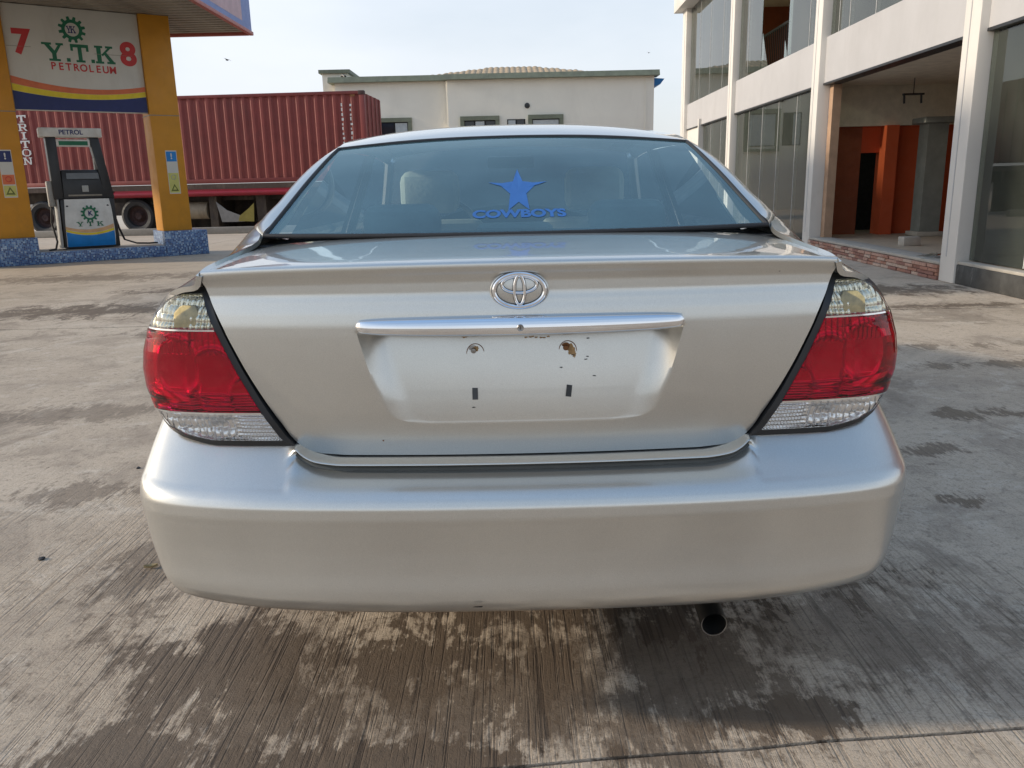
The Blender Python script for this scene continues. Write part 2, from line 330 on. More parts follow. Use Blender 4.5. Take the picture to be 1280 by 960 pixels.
def pchip(x, y, xq):
    x = np.asarray(x, float); y = np.asarray(y, float); xq = np.asarray(xq, float)
    sh = y.shape[1:]; y = y.reshape(len(x), -1); h = np.diff(x)[:, None]; dl = np.diff(y, axis=0) / h; n = len(x)
    d = np.zeros_like(y)
    if n > 2:
        w1 = 2 * h[1:] + h[:-1]; w2 = h[1:] + 2 * h[:-1]
        ok = dl[:-1] * dl[1:] > 0
        with np.errstate(divide='ignore', invalid='ignore'):
            hm = (w1 + w2) / (w1 / dl[:-1] + w2 / dl[1:])
        d[1:-1] = np.where(ok, hm, 0)
        d[0] = dl[0]; d[-1] = dl[-1]
    else: d[:] = dl[0]
    i = np.clip(np.searchsorted(x, xq, 'right') - 1, 0, n - 2); t = ((xq - x[i]) / (x[i + 1] - x[i]))[:, None]; hh = h[i]
    t2, t3 = t * t, t * t * t
    r = (2 * t3 - 3 * t2 + 1) * y[i] + (t3 - 2 * t2 + t) * hh * d[i] + (-2 * t3 + 3 * t2) * y[i + 1] + (t3 - t2) * hh * d[i + 1]
    return r.reshape((len(xq),) + sh)
def cubic(x, y, xq):
    """natural cubic spline, y (n, ...)"""
    x = np.asarray(x, float); y = np.asarray(y, float); sh = y.shape[1:]; y = y.reshape(len(x), -1); n = len(x); h = np.diff(x)
    A = np.eye(n); B = np.zeros_like(y)
    for i in range(1, n - 1):
        A[i, i - 1], A[i, i], A[i, i + 1] = h[i - 1], 2 * (h[i - 1] + h[i]), h[i]
        B[i] = 6 * ((y[i + 1] - y[i]) / h[i] - (y[i] - y[i - 1]) / h[i - 1])
    m = np.linalg.solve(A, B); xq = np.asarray(xq, float)
    i = np.clip(np.searchsorted(x, xq, 'right') - 1, 0, n - 2); hh = h[i][:, None]; a = (x[i + 1] - xq)[:, None] / hh; b = (xq - x[i])[:, None] / hh
    r = a * y[i] + b * y[i + 1] + ((a ** 3 - a) * m[i] + (b ** 3 - b) * m[i + 1]) * hh ** 2 / 6
    return r.reshape((len(xq),) + sh)
def dense(ctrl, nr, nc, fr=pchip, fc=pchip, relax=0):
    C = np.asarray(ctrl, float)
    def prm(A):   # mean chord parameter along axis 0
        d = np.linalg.norm(np.diff(A, axis=0), axis=2).mean(axis=1); p = np.concatenate([[0], np.cumsum(np.maximum(d, 1e-4))]); return p
    p = prm(C); D = fr(p, C, np.linspace(0, p[-1], nr)); D = np.swapaxes(D, 0, 1)
    p = prm(D); D = fc(p, D, np.linspace(0, p[-1], nc)); D = np.swapaxes(D, 0, 1).copy()
    for _ in range(relax):
        E = D.copy(); E[1:-1, 1:-1] = 0.5 * D[1:-1, 1:-1] + 0.125 * (D[:-2, 1:-1] + D[2:, 1:-1] + D[1:-1, :-2] + D[1:-1, 2:])
        E[1:-1, 0] = 0.5 * D[1:-1, 0] + 0.25 * (D[:-2, 0] + D[2:, 0]); E[1:-1, -1] = 0.5 * D[1:-1, -1] + 0.25 * (D[:-2, -1] + D[2:, -1])
        E[0, 1:-1] = 0.5 * D[0, 1:-1] + 0.25 * (D[0, :-2] + D[0, 2:]); E[-1, 1:-1] = 0.5 * D[-1, 1:-1] + 0.25 * (D[-1, :-2] + D[-1, 2:])
        D = E
    return D
def mirror_cols(C):
    C = np.asarray(C, float); L = C[:, :0:-1].copy(); L[..., 0] *= -1; return np.concatenate([L, C], axis=1)
def normals(P):
    du = np.gradient(P, axis=0); dv = np.gradient(P, axis=1); n = np.cross(du, dv); return n / (np.linalg.norm(n, axis=2, keepdims=True) + 1e-12)
def skin(name, P, mat, parent, out=(0, -1, 0), edge=0.012, smooth=True):
    """panel from a dense grid, with a turned-in flange all round so that the shut lines have depth"""
    P = np.asarray(P, float); N = normals(P)
    if (N.reshape(-1, 3) @ np.array(out)).mean() < 0: N = -N; flip = False
    else: flip = True
    b = MB(); b.grid(P, flip=flip)
    if edge:
        m, n = P.shape[:2]
        loop = [(0, j) for j in range(n)] + [(i, n - 1) for i in range(1, m)] + [(m - 1, j) for j in range(n - 2, -1, -1)] + [(i, 0) for i in range(m - 2, 0, -1)]
        A = [P[i, j] for i, j in loop]; B = [P[i, j] - N[i, j] * edge for i, j in loop]; k = len(A)
        fs = [(i, (i + 1) % k, k + (i + 1) % k, k + i) for i in range(k)]
        b.add(A + B, fs if flip else [f[::-1] for f in fs])
    return b.build(name, mat, parent, smooth=smooth, fix=False, angle=50)
def flipx(P): Q = np.asarray(P, float).copy(); Q[..., 0] *= -1; return Q

# ================================================================== GROUND
tag(MB().add([(-400, -120, -0.011), (400, -120, -0.011), (400, 900, -0.011), (-400, 900, -0.011)], [(0, 1, 2, 3)]).build('ground', M['dirt'], fix=False), kind='structure')
pave = bpy.data.objects.new('pavement', None); COL.objects.link(pave); tag(pave, kind='structure')
def wob(a, b, n, amp, seed):
    rs = np.random.RandomState(seed); t = np.linspace(0, 1, n); o = np.cumsum(rs.randn(n)) * amp * 0.4 + rs.randn(n) * amp * 0.5; o -= np.linspace(o[0], o[-1], n)
    return t, o
XJ = [-60, -21, -7.2, 4.9, 18, 60]; YJ = [-30, -2.4, 1.565, 5.43, 7.74, 11.7, 15.6, 19.6, 23.6, 60]
def slab(i, j):
    x0, x1, y0, y1 = XJ[i], XJ[i + 1], YJ[j], YJ[j + 1]; g = 0.0042; pts = []
    n = 70 if (i == 2 and j < 6) else 14
    tilt = (lambda k: 0.075 if YJ[k] == 1.565 else 0.0)
    def yy(k, x): return YJ[k] + tilt(k) * np.clip(x - 0.37, -1.2, 4)
    _, o = wob(0, 1, n, 0.006, 100 + i * 20 + j); xs = np.linspace(x0 + g, x1 - g, n)
    pts += [(x, yy(j, x) + g + d, 0) for x, d in zip(xs, o)]
    _, o = wob(0, 1, n, 0.006, 100 + i * 20 + j + 1)
    pts += [(x, yy(j + 1, x) - g + d, 0) for x, d in zip(xs[::-1], o[::-1])]
    b = MB(); k = len(pts); low = [(x, y, -0.05) for x, y, _ in pts]
    b.add(pts + low, [tuple(range(k))] + [(a, k + a, k + (a + 1) % k, (a + 1) % k) for a in range(k)])
    o = b.build('concrete_slab', M['concrete'], pave, fix=True); o.location.z = random.uniform(-0.002, 0.002)
    return o
for i in range(len(XJ) - 1):
    for j in range(len(YJ) - 1): slab(i, j)

# ================================================================== CAR
car = thing('sedan_car', 'silver four-door sedan car parked on the concrete, boot facing out, no number plate', 'car', (0.02, 1.60, 0))

# --- boot lid -----------------------------------------------------------------
LID = np.array([  # v (depth), z, half width B, plate-recess half width
 (.1400, .663, .400, .220), (.1392, .667, .455, .222), (.1370, .676, .483, .224), (.1335, .690, .503, .226), (.1275, .715, .522, .229), (.1215, .742, .536, .230),
 (.1198, .750, .541, .267), (.1162, .768, .551, .290), (.1110, .800, .568, .303), (.1035, .865, .600, .327), (.0998, .920, .624, .341), (.0990, .946, .635, .347), (.0990, .957, .639, .349),
 (.1020, .985, .651, .350), (.1080, 1.012, .663, .350), (.1125, 1.034, .670, .350), (.1125, 1.052, .675, .350), (.1070, 1.067, .679, .350), (.1005, 1.078, .680, .350), (.0968, 1.0860, .6795, .350),
 (.0972, 1.0918, .679, .350), (.1040, 1.0962, .679, .350), (.1250, 1.0995, .680, .350), (.200, 1.1040, .6865, .350), (.300, 1.1085, .6905, .350), (.450, 1.1150, .6925, .350), (.560, 1.1190, .6905, .350), (.613, 1.1200, .6885, .350)])
lq = np.concatenate([[0], np.cumsum(np.hypot(np.diff(LID[:, 0]), np.diff(LID[:, 1])))])
def lid_halfwidth(z): return np.interp(z, LID[:19, 1], LID[:19, 2])
def lid_v(x, z): return np.interp(z, LID[:19, 1], LID[:19, 0]) + .05 * (np.abs(x) / .68) ** 2
def smst(t): t = np.clip(t, 0, 1); return t * t * (3 - 2 * t)
def lid_grid():
    iz = int(np.argmin(abs(LID[:, 1] - .742)))
    qs = np.unique(np.concatenate([np.linspace(0, lq[iz], 22), np.linspace(lq[iz], lq[11], 70), np.linspace(lq[11], lq[22], 90), np.linspace(lq[22], lq[-1], 60)]))
    L = pchip(lq, LID, qs); rows = []
    for v0, z, B, Rr in L:
        fi = np.linspace(0, 1, 60); fo = np.linspace(0, 1, 50)[1:]
        x = np.concatenate([fi * Rr, Rr + fo * (B - Rr)]); deck = z > 1.097
        v = v0 + .05 * (x / .68) ** 2
        fall = (.008 + .004 * deck) * (x / .68) ** 2 + (.010 if deck else .004 * smst((z - 1.04) / .05)) * (x / B) ** 8
        if not deck and .742 < z < .958:
            D = .050 * np.clip((z - .742) / .2, 0, 1) * (1 - smst((z - .946) / .010)) + .0006
            w = Rr - x; tq = np.clip(w / .060, 0, 1); v = v + D * (1 - (1 - tq) ** 2.2) * (w > 0)
        zz = z - fall * (smst((z - 1.0) / .08))
        rows.append(np.stack([x, v, zz], 1))
    return mirror_cols(np.array(rows))
lid = skin('boot_lid', lid_grid(), M['paint'], car, out=(0, -1, .5), edge=0.016)

# chrome garnish over the plate recess
def garnish():
    P = []; n = 120
    for i in range(n):
        t = -1 + 2 * i / (n - 1); x = .3475 * t; e = (1 - abs(t) ** 9) ** .5
        zc = .9625 + .001 * t * t; ht = .0212 * (0.62 + 0.38 * e) * (1 if abs(t) < .999 else .4); ht *= (1 - .20 * abs(t) ** 2); v = float(lid_v(x, .96)); dp = .030 * (0.35 + 0.65 * e) * (1 - .25 * t * t)
        prof = [(.004, 1.0), (-.35 * dp, 1.0), (-.72 * dp, .80), (-.93 * dp, .45), (-1.0 * dp, -.1), (-.99 * dp, -.55), (-.90 * dp, -.80), (-.70 * dp, -.97), (-.3 * dp, -1.02), (.006, -1.02)]
        P.append([(x, v + a, zc + b * ht) for a, b in prof])
    return np.array(P)
G = garnish(); b = MB(); b.grid(G); n0 = len(G[0]); b.add(list(G[0]), [tuple(range(n0))]); b.add(list(G[-1]), [tuple(range(n0))[::-1]])
bar = b.build('chrome_garnish', M['chrome'], car, smooth=True, angle=60); bar['label'] = 'shiny chrome strip above the empty plate recess'
kv = float(lid_v(0, .96)) - .031
b = MB().lathe([(.0001, 0), (.0042, 0), (.0044, -.001), (.0062, -.0015), (.0072, -.0005), (.0074, .006)], (0, kv, .9605), 'y', 24).build('key_lock', M['steel'], bar, smooth=True)
MB().box(-.0006, .0006, kv - .0018, kv + .001, .9572, .9638).build('key_slot', M['gap'], bar)

# oval badge of three linked ellipses
def ell(cx, cz, a, b_, v0, r, n=72, sq=1.0):
    return [(cx + a * math.cos(2 * math.pi * k / n), v0, cz + b_ * math.sin(2 * math.pi * k / n)) for k in range(n)]
ev = float(lid_v(0, 1.034)); EC = 1.0335
pad = MB()
pp = [(1.0, .012), (1.0, -.002), (.985, -.005), (.95, -.0062), (0.0001, -.0068)]
vs = []; n = 64
for s_, h in pp: vs += [(s_ * .0625 * math.cos(2 * math.pi * k / n), ev + h, EC + s_ * .0425 * math.sin(2 * math.pi * k / n)) for k in range(n)]
fs = [(i * n + k, i * n + (k + 1) % n, (i + 1) * n + (k + 1) % n, (i + 1) * n + k) for i in range(len(pp) - 1) for k in range(n)]
badge = pad.add(vs, fs).build('badge', M['paint'], car, smooth=True, angle=50)
def ring(name, cz, a, b_, r, v0, flat=1.0):
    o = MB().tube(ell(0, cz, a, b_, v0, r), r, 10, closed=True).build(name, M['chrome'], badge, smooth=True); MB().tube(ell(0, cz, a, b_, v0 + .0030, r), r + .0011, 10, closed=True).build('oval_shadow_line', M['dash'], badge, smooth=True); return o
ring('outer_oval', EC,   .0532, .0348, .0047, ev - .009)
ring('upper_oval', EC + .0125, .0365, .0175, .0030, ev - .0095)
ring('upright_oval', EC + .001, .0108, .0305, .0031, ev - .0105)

# rear plate fixings, rust and foam pads in the recess
def rv(x, z):
    D = .050 * np.clip((z - .742) / .2, 0, 1) + .002
    return float(lid_v(x, z) + D - .0014)
for x, z in ((-.102, .900), (.099, .902)):
    v = rv(x, z)
    s0 = MB().lathe([(.0001, -.006), (.0052, -.0055), (.0060, -.003), (.0062, .0), (.0110, .0005), (.0115, .003)], (x, v, z), 'y', 20).build('plate_screw', M['rust'] if x > 0 else M['steel'], lid, smooth=True)
    n = 40; c = []
    MB().tube([(x + .004 + .019 * math.cos(a), v - .0005, z - .006 + .021 * math.sin(a)) for a in np.linspace(-.5, 4.6, 26)], .0009, 6).build('screw_seat_mark', M['rust'], s0)
for x, z, mname, tilt in ((-.101, .807, 'dash', 0.0), (.104, .809, 'black', .12)):
    v = rv(x, z); c, s_ = math.cos(tilt), math.sin(tilt)
    MB().prism([(x + c * a + s_ * b_, v + (.2 * (s_ * -a + c * b_)), z - s_ * a + c * b_) for a, b_ in ((-.006, -.0125), (.006, -.0125), (.006, .0125), (-.006, .0125))], (0, -.003, 0)).build('foam_pad', M[mname], lid)
def blotch(name, x, z, rx, rz, mat, seed, off=.0012):
    rs = np.random.RandomState(seed); k = 18; pts = []
    for i in range(k):
        a = 2 * math.pi * i / k; q = .55 + .6 * rs.rand(); px, pz = x + rx * q * math.cos(a), z + rz * q * math.sin(a); pts.append((px, rv(px, pz) - off, pz))
    return MB().add(pts, [tuple(range(k))]).build(name, mat, lid, fix=False)
M['rust_film'] = simple('rust_film', (0.36, 0.23, 0.11), 0.85, var=0.4, scale=90)
blotch('rust_mark', .110, .897, .010, .013, M['rust_film'], 3); blotch('rust_mark', .117, .887, .005, .008, M['rust_film'], 5); blotch('rust_mark', -.098, .905, .008, .007, M['rust_film'], 6); blotch('rust_mark', -.12, .931, .009, .004, M['rust_film'], 4)
for q in range(7): blotch('rust_mark', .012 + q * .008 + random.uniform(-.002, .002), .9265 + random.uniform(-.002, .001), .004, .002, M['rust_film'], 20 + q)
for q, (x, z) in enumerate(((.148, .921), (.146, .882), (.142, .876), (.115, .886), (.16, .84), (-.105, .777), (.088, .86))): blotch('chip_mark', x, z, .004, .0016, M['black'], 40 + q)
for q, (x, z) in enumerate(((.555, 1.058), (-.31, .70))):
    v = float(lid_v(x, z)) - .0012; MB().add([(x + .0022 * math.cos(a), v, z + .0016 * math.sin(a)) for a in np.linspace(0, 6.28, 7)[:-1]], [tuple(range(6))]).build('paint_chip', M['rust'] if q else M['black'], lid, fix=False)

# --- rear bumper ---------------------------------------------------------------
BX = [(0, 0), (.15, .0015), (.30, .006), (.40, .0115), (.435, .0138), (.462, .0158), (.480, .0174), (.494, .0188), (.505, .0198), (.516, .021), (.535, .023), (.60, .031), (.69, .047), (.765, .066), (.815, .087), (.852, .117), (.876, .158), (.888, .22), (.893, .32), (.893, .48), (.890, .64)]
SIDE = [0] * 13 + [.1, .25, .5, .75, .93, 1, 1, 1]
UP = [0, 0, 0, .0, .003, .008, .0145, .0225, .032]     # the step under the lid climbs to the lamp corner
PROF = [(.20, .330, .85), (.092, .314, .865), (.060, .319, .885), (.041, .331, .905), (.0300, .347, .925), (.0235, .366, .945), (.0215, .390, .958), (.0225, .425, .970), (.0200, .470, .983), (.0135, .512, .991), (.0068, .544, .997),
        (.0024, .567, .9995), (.0026, .584, 1.0), (.0085, .5995, .9985), (.0200, .6120, .9960)]
TOPC = [(.0375, .6225), (.0620, .6310), (.0860, .6375), (.0990, .6415), (.1000, .6480), (.0865, .6562), (.0880, .6590), (.142, .6600)]
TT = [.16, .32, .48, .60, .70, .80, .88, 1.0]
LB = {10: (.535, .1530, .6900), 11: (.600, .158, .6905), 12: (.690, .177, .6965), 13: (.757, .200, .7065), 14: (.797, .228, .7205), 15: (.825, .262, .7400), 16: (.842, .305, .7620), 17: (.852, .365, .7720), 18: (.861, .45, .7740), 19: (.867, .55, .7720), 20: (.870, .645, .7660)}
C = []
for ri, (v0, z, xs) in enumerate(PROF):
    row = []
    for ci, (x, dv) in enumerate(BX):
        t = min(1, x / .88); lift = (.042 * t ** 5 * max(0, (.45 - z) / .13)); sd = SIDE[ci]
        row.append((x * (1 - (1 - xs) * (sd if ri > 0 else 1)), dv + v0 * (1 - sd), z + lift))
    C.append(row)
for k in range(8):
    row = []
    for ci, (x, dv) in enumerate(BX):
        base = np.array(C[14][ci]); bow = .05 * (x / .68) ** 2
        if ci >= 10:
            e = np.array(LB[ci]); p = base + (e - base) * TT[k]; p[2] -= .002 * math.sin(math.pi * TT[k]); p[0] += 0.006 * SIDE[ci] * math.sin(math.pi * TT[k])
        elif ci == 9:
            e = np.array([.518, .1500, .6935]); p = base + (e - base) * TT[k]; p[2] -= .004 * math.sin(math.pi * TT[k])
        else:
            p = np.array([x, TOPC[k][0] + dv * (1 - k / 7) + bow * (k / 7), TOPC[k][1] + UP[ci] * (.12, .40, .9, 1, 1, 1, 1, 1)[k]])
            if ci >= 6: p[1] += (0, .1, .35, .4, .5, .75, .75, .3)[k] * (ci - 5) * .006
        row.append(tuple(p))
    C.append(row)
C = np.array(C)
BP = dense(mirror_cols(C), 300, 320, relax=1)
bumper = skin('rear_bumper', BP, M['paint'], car, out=(0, -1, .3), edge=0.01)
# dark grey strip that paints in the shade under the lid ledge
shadeC = C[18:21, :9].copy(); shadeC[..., 1] -= .0015; shadeC[2, :, 2] -= .0012
skin('ledge_shade_strip', dense(mirror_cols(shadeC), 9, 160), simple('grey_ledge_shade', (.075, .082, .080), .5), bumper, out=(0, -1, -.3), edge=0)
# scuff under the lip
MB().add([(-.118, .0255, .352), (-.098, .0255, .351), (-.094, .024, .3555), (-.112, .0245, .3545)], [(0, 1, 2, 3)]).build('scuff_mark', M['black'], bumper, fix=False).location.y = -.006
# dark structure behind the shut lines
ins = []
for z in np.linspace(.60, 1.08, 26):
    xs = np.linspace(-1, 1, 41) * (min(.80, float(np.interp(z, [.6, .75, .95, 1.08], [.80, .79, .775, .68]))))
    ins.append([(x, float(lid_v(min(abs(x), .68), max(z, .67))) + .030 + .11 * max(0, abs(x) - .66) / .14 + (.02 if z < .66 else 0) + .045 * smst((.33 - abs(x)) / .05) , z) for x in xs])
MB().grid(ins).build('rear_bulkhead', M['gap'], car, smooth=True)

# --- tail lights ----------------------------------------------------------------
XO_Z = [.676, .684, .690, .697, .706, .719, .743, .770, .800, .835, .870, .905, .940, .970, 1.000, 1.018, 1.032, 1.041, 1.047, 1.055]
XO_X = [.56, .62, .690, .738, .776, .806, .830, .8480, .872, .872, .872, .868, .849, .831, .811, .795, .777, .757, .732, .700]
def xo(z): return np.interp(z, XO_Z, XO_X)
def lamp_w(z): return np.interp(z, [.67, .72, .75, .78, .82, .86, .90, .95, 1.0, 1.05], [.835, .841, .847, .857, .867, .869, .863, .847, .828, .812])
def lamp_v(x, z):
    X = lamp_w(z); n = 4.6; q = np.clip(np.abs(x) / X, 0, 1) ** n; Ls = .20
    lean = .02 * smst((z - .98) / .07)
    return .142 + lean - .010 * smst((z - .70) / .06) * smst((1.02 - z) / .06) + Ls * (1 - (1 - q) ** (1 / n))
def lamp_rows(zs, xi_f, xo_f, n=46, off=0.0):
    rows = []
    for z in zs:
        a, bb = float(xi_f(z)), float(xo_f(z)); bb = min(bb, float(lamp_w(z)))
        if bb <= a + .002: bb = a + .002
        th = np.linspace(0, 1, 240); xx = a + (bb - a) * (1 - (1 - th) ** 2.2); vv = lamp_v(xx, z)
        L = np.concatenate([[0], np.cumsum(np.hypot(np.diff(xx), np.diff(vv)))]); q = np.linspace(0, L[-1], n)
        rows.append(np.stack([np.interp(q, L, xx), np.interp(q, L, vv), np.full(n, z)], 1))
    P = np.array(rows)
    if off:
        N = normals(P); 
        if N[..., 1].mean() > 0: N = -N
        P = P + N * off
    return P
inner = lambda z: lid_halfwidth(z) + .007
inner_l = lambda z: lid_halfwidth(z) + .0225
outer_l = lambda z: min(float(xo(z - .012)) if z < .80 else 9, float(xo(z)), float(xo(z + .014)) if z > .95 else 9)
split_lo = .7700; split_hi = .9555
lamps = []
for side, sx in (('near', 1), ('other', -1)):
    tl = bpy.data.objects.new('tail_light', None); COL.objects.link(tl); tl.parent = car; lamps.append(tl)
    def put(name, P, mat, edge=0.006, smooth=True):
        Q = P if sx > 0 else flipx(P)
        return skin(name, Q, mat, tl, out=(0.3 * sx, -1, 0), edge=edge)
    # black surround: a frame between the lamp outline and the lens outline
    zs = np.linspace(.690, 1.046, 70); zl = np.linspace(.7035, 1.0310, 70)
    out_l = [(float(inner(z)), z) for z in zs] ; out_r = [(float(xo(z)), z) for z in zs]
    in_l = [(float(inner_l(z)), z) for z in zl]; in_r = [(max(float(outer_l(z)), float(inner_l(z)) + .004), z) for z in zl]
    def mapS(pts, off): return [(x, float(lamp_v(x, z)) - off, z) for x, z in pts]
    b = MB()
    for A, Bq in ((out_l, in_l), (out_r, in_r)): b.grid(np.array([mapS(A, -.001), mapS(Bq, .001)]))
    for e in (0, -1):
        k = 24; A = [(out_l[e][0] + (out_r[e][0] - out_l[e][0]) * t, out_l[e][1]) for t in np.linspace(0, 1, k)]; Bq = [(in_l[e][0] + (in_r[e][0] - in_l[e][0]) * t, in_l[e][1]) for t in np.linspace(0, 1, k)]
        b.grid(np.array([mapS(A, -.001), mapS(Bq, .001)]))
    b.grid(np.array([mapS(out_l, -.001), [(x - .004, v + .05, z) for x, v, z in mapS(out_l, -.001)]]))
    if sx < 0: b.v = [(-x, y, z) for x, y, z in b.v]
    b.build('housing', M['black'], tl, smooth=True)
    # lenses
    put('red_lens', lamp_rows(np.linspace(split_lo + .002, split_hi - .002, 60), inner_l, outer_l, off=.0045), M['red_lens'])
    put('clear_lens', lamp_rows(np.linspace(split_hi + .001, 1.0310, 34), inner_l, outer_l, off=.003), M['clear_lens'])
    put('clear_lens', lamp_rows(np.linspace(.7035, split_lo - .001, 26), inner_l, outer_l, off=.002), M['clear_lens'])
    for zz in (split_lo, split_hi):
        P = lamp_rows([zz - .0018, zz + .0018], inner_l, outer_l, off=.0045); put('chrome_line', P, M['chrome'], edge=.004)
    # reflectors behind the lenses
    def refl(z0, z1, nz, kind):
        P = lamp_rows(np.linspace(z0, z1, nz), inner_l, lambda z: outer_l(z) - .001, n=130); N = normals(P)
        if N[..., 1].mean() > 0: N = -N
        X, Z = P[..., 0], P[..., 2]; A = P[..., 0] + (P[..., 1] - .14) * .8
        if kind == 'red':
            d = np.full(X.shape, -.016)
            for cx, cz, r_, dd in ((.690, .850, .060, .006), (.800, .868, .066, .007), (.60, .800, .05, .004)):
                q = np.hypot(A - cx, Z - cz) / r_; d = np.where(q < 1, -.016 - dd * (1 - q * q) , d); d += .0025 * np.exp(-((q - 1.06) / .09) ** 2)
            d += .0016 * np.sin(Z * 2 * math.pi / .012) * (Z < .81) + .0012 * np.sin(A * 2 * math.pi / .016) * (Z > .90)
            d -= .008 * np.exp(-((A - .745) / .012) ** 2)
        else:
            cell = .020 if kind == 'low' else .017
            d = -.012 + .0048 * np.abs(np.sin(A * math.pi / cell)) + .0026 * np.abs(np.sin(Z * math.pi / (cell * 1.1))) + .0012 * np.sin(A * 57 + Z * 91)
            fine = smst((.66 - X) / .05) * (kind == 'low'); d = d * (1 - fine) + fine * (-.006 + .0012 * np.sin(A * 2 * math.pi / .008) + .0012 * np.sin(Z * 2 * math.pi / .009))
            if kind == 'low': d += -.012 * np.exp(-((A - .70) / .05) ** 2) * np.exp(-((Z - .735) / .018) ** 2)
        tq = np.linspace(0, 1, d.shape[1])[None, :]; d = d * (1 - .85 * smst((tq - .86) / .14))
        return P + N * d[..., None]
    put('reflector', refl(split_lo + .001, split_hi - .001, 150, 'red'), M['reflector'], edge=0)
    put('reflector', refl(split_hi, 1.0310, 70, 'high'), simple('cream_reflector', (.90, .84, .66), .22, .85, var=.05), edge=0)
    put('reflector', refl(.7035, split_lo, 60, 'low'), M['reflector'], edge=0)
    bx, bz = .722, .986; bv = float(lamp_v(bx, bz)) + .004
    MB().prism([(sx * (bx + a), bv + c * .1, bz + c) for a, c in ((-.030, -.026), (.036, -.026), (.034, .006), (.018, .022), (-.016, .022))], (0, .012, 0)).build('amber_bulb', M['amber'], tl, bevel=.004)
lamps[0]['label'] = 'red and clear tail light on the car side facing the glass-fronted building'; lamps[1]['label'] = 'red and clear tail light on the car side facing the fuel pump'

# --- quarter panels ---------------------------------------------------------------
# rear boundary: round the top and outer edge of the lamp, then forward stations
Q0 = [(.6855, .140, 1.0760), (.6960, .152, 1.0540), (.732, .174, 1.0480), (.770, .205, 1.0345), (.795, .238, 1.0140), (.813, .262, .990), (.831, .285, .955), (.8470, .305, .915), (.8560, .315, .865), (.8560, .318, .815), (.8470, .318, .768)]
def qs(v, pts): return [(x, v, z) for x, z in pts]
Q = [Q0,
     [(.692, .22, 1.0870), (.710, .230, 1.0690), (.740, .250, 1.0560), (.771, .270, 1.0380), (.797, .295, 1.0130), (.816, .325, .990), (.831, .345, .955), (.8475, .36, .915), (.8565, .37, .865), (.858, .372, .815), (.851, .374, .776)],
     [(.695, .32, 1.0925), (.716, .33, 1.0800), (.746, .34, 1.0635), (.776, .355, 1.0420), (.802, .37, 1.0180), (.822, .385, .987), (.838, .40, .950), (.849, .41, .910), (.8570, .42, .865), (.860, .42, .815), (.860, .42, .778)],
     [(.697, .45, 1.0990), (.720, .45, 1.0880), (.750, .455, 1.0690), (.780, .465, 1.0440), (.806, .475, 1.0140), (.828, .485, .982), (.845, .49, .945), (.857, .50, .905), (.8650, .50, .865), (.868, .50, .815), (.8665, .50, .777)],
     [(.694, .61, 1.1140), (.727, .60, 1.1060), (.763, .60, 1.0860), (.795, .60, 1.0520), (.819, .60, 1.0150), (.838, .60, .978), (.853, .60, .938), (.864, .60, .900), (.8715, .60, .860), (.875, .60, .815), (.8735, .60, .772)],
     [(.705, .690, 1.1315), (.747, .695, 1.1200), (.780, .70, 1.0940), (.806, .70, 1.0560), (.827, .70, 1.0150), (.845, .70, .975), (.858, .70, .932), (.868, .70, .890), (.8760, .70, .845), (.8800, .70, .77), (.880, .69, .48)],
     [(.748, .790, 1.1450), (.770, .795, 1.1290), (.794, .80, 1.0980), (.815, .80, 1.0580), (.833, .80, 1.0150), (.849, .80, .972), (.862, .80, .929), (.872, .80, .885), (.8800, .80, .840), (.8850, .80, .76), (.8860, .795, .59)],
     [(.776, .955, 1.1285), (.789, .98, 1.1060), (.802, 1.0, 1.0740), (.819, 1.0, 1.0380), (.837, 1.0, 1.0000), (.854, 1.0, .962), (.867, 1.0, .921), (.877, 1.0, .880), (.8850, 1.0, .840), (.8900, 1.0, .77), (.8950, 1.0, .682)],
     [(.780, 1.14, 1.1000), (.792, 1.18, 1.0800), (.806, 1.2, 1.0530), (.822, 1.2, 1.0200), (.840, 1.2, .986), (.856, 1.2, .952), (.869, 1.2, .915), (.879, 1.2, .875), (.8870, 1.2, .835), (.8920, 1.2, .76), (.8940, 1.2, .645)],
     [(.783, 1.33, 1.0760), (.794, 1.34, 1.0580), (.808, 1.34, 1.0330), (.825, 1.34, 1.0030), (.843, 1.34, .973), (.858, 1.34, .943), (.871, 1.34, .91), (.881, 1.34, .872), (.8880, 1.34, .83), (.8930, 1.34, .72), (.8900, 1.34, .52)],
     [(.785, 1.40, 1.0680), (.795, 1.40, 1.0510), (.809, 1.40, 1.0270), (.826, 1.40, .999), (.843, 1.40, .971), (.858, 1.40, .942), (.871, 1.40, .91), (.881, 1.40, .872), (.8880, 1.40, .83), (.8920, 1.40, .68), (.880, 1.40, .24)]]
QP = dense(Q, 90, 60, relax=1)
for sx in (1, -1): skin('quarter_panel', QP if sx > 0 else flipx(QP), M['paint'], car, out=(sx, -.2, .4), edge=.012)

# --- roof pillars, rear glass, roof -------------------------------------------------
GE = [(.688, .672, 1.1275), (.675, .735, 1.158), (.653, .835, 1.208), (.630, .945, 1.262), (.608, 1.055, 1.311), (.591, 1.16, 1.351), (.580, 1.235, 1.3755)]     # glass side edge
OE = [(.749, .790, 1.1455), (.733, .828, 1.1680), (.706, .885, 1.206), (.680, .99, 1.262), (.650, 1.10, 1.314), (.622, 1.205, 1.354), (.595, 1.30, 1.3845)]   # pillar ridge
SE = [(.781, 1.14, 1.1005), (.759, 1.18, 1.1350), (.733, 1.22, 1.185), (.710, 1.30, 1.240), (.687, 1.40, 1.293), (.667, 1.50, 1.338), (.645, 1.62, 1.380)]
mid1 = [tuple(.5 * (np.array(a) + np.array(c)) + np.array([.012, -.008, .010]) * (1 - .9 * k / 6) * (.35 if k == 0 else 1)) for k, (a, c) in enumerate(zip(GE, OE))]
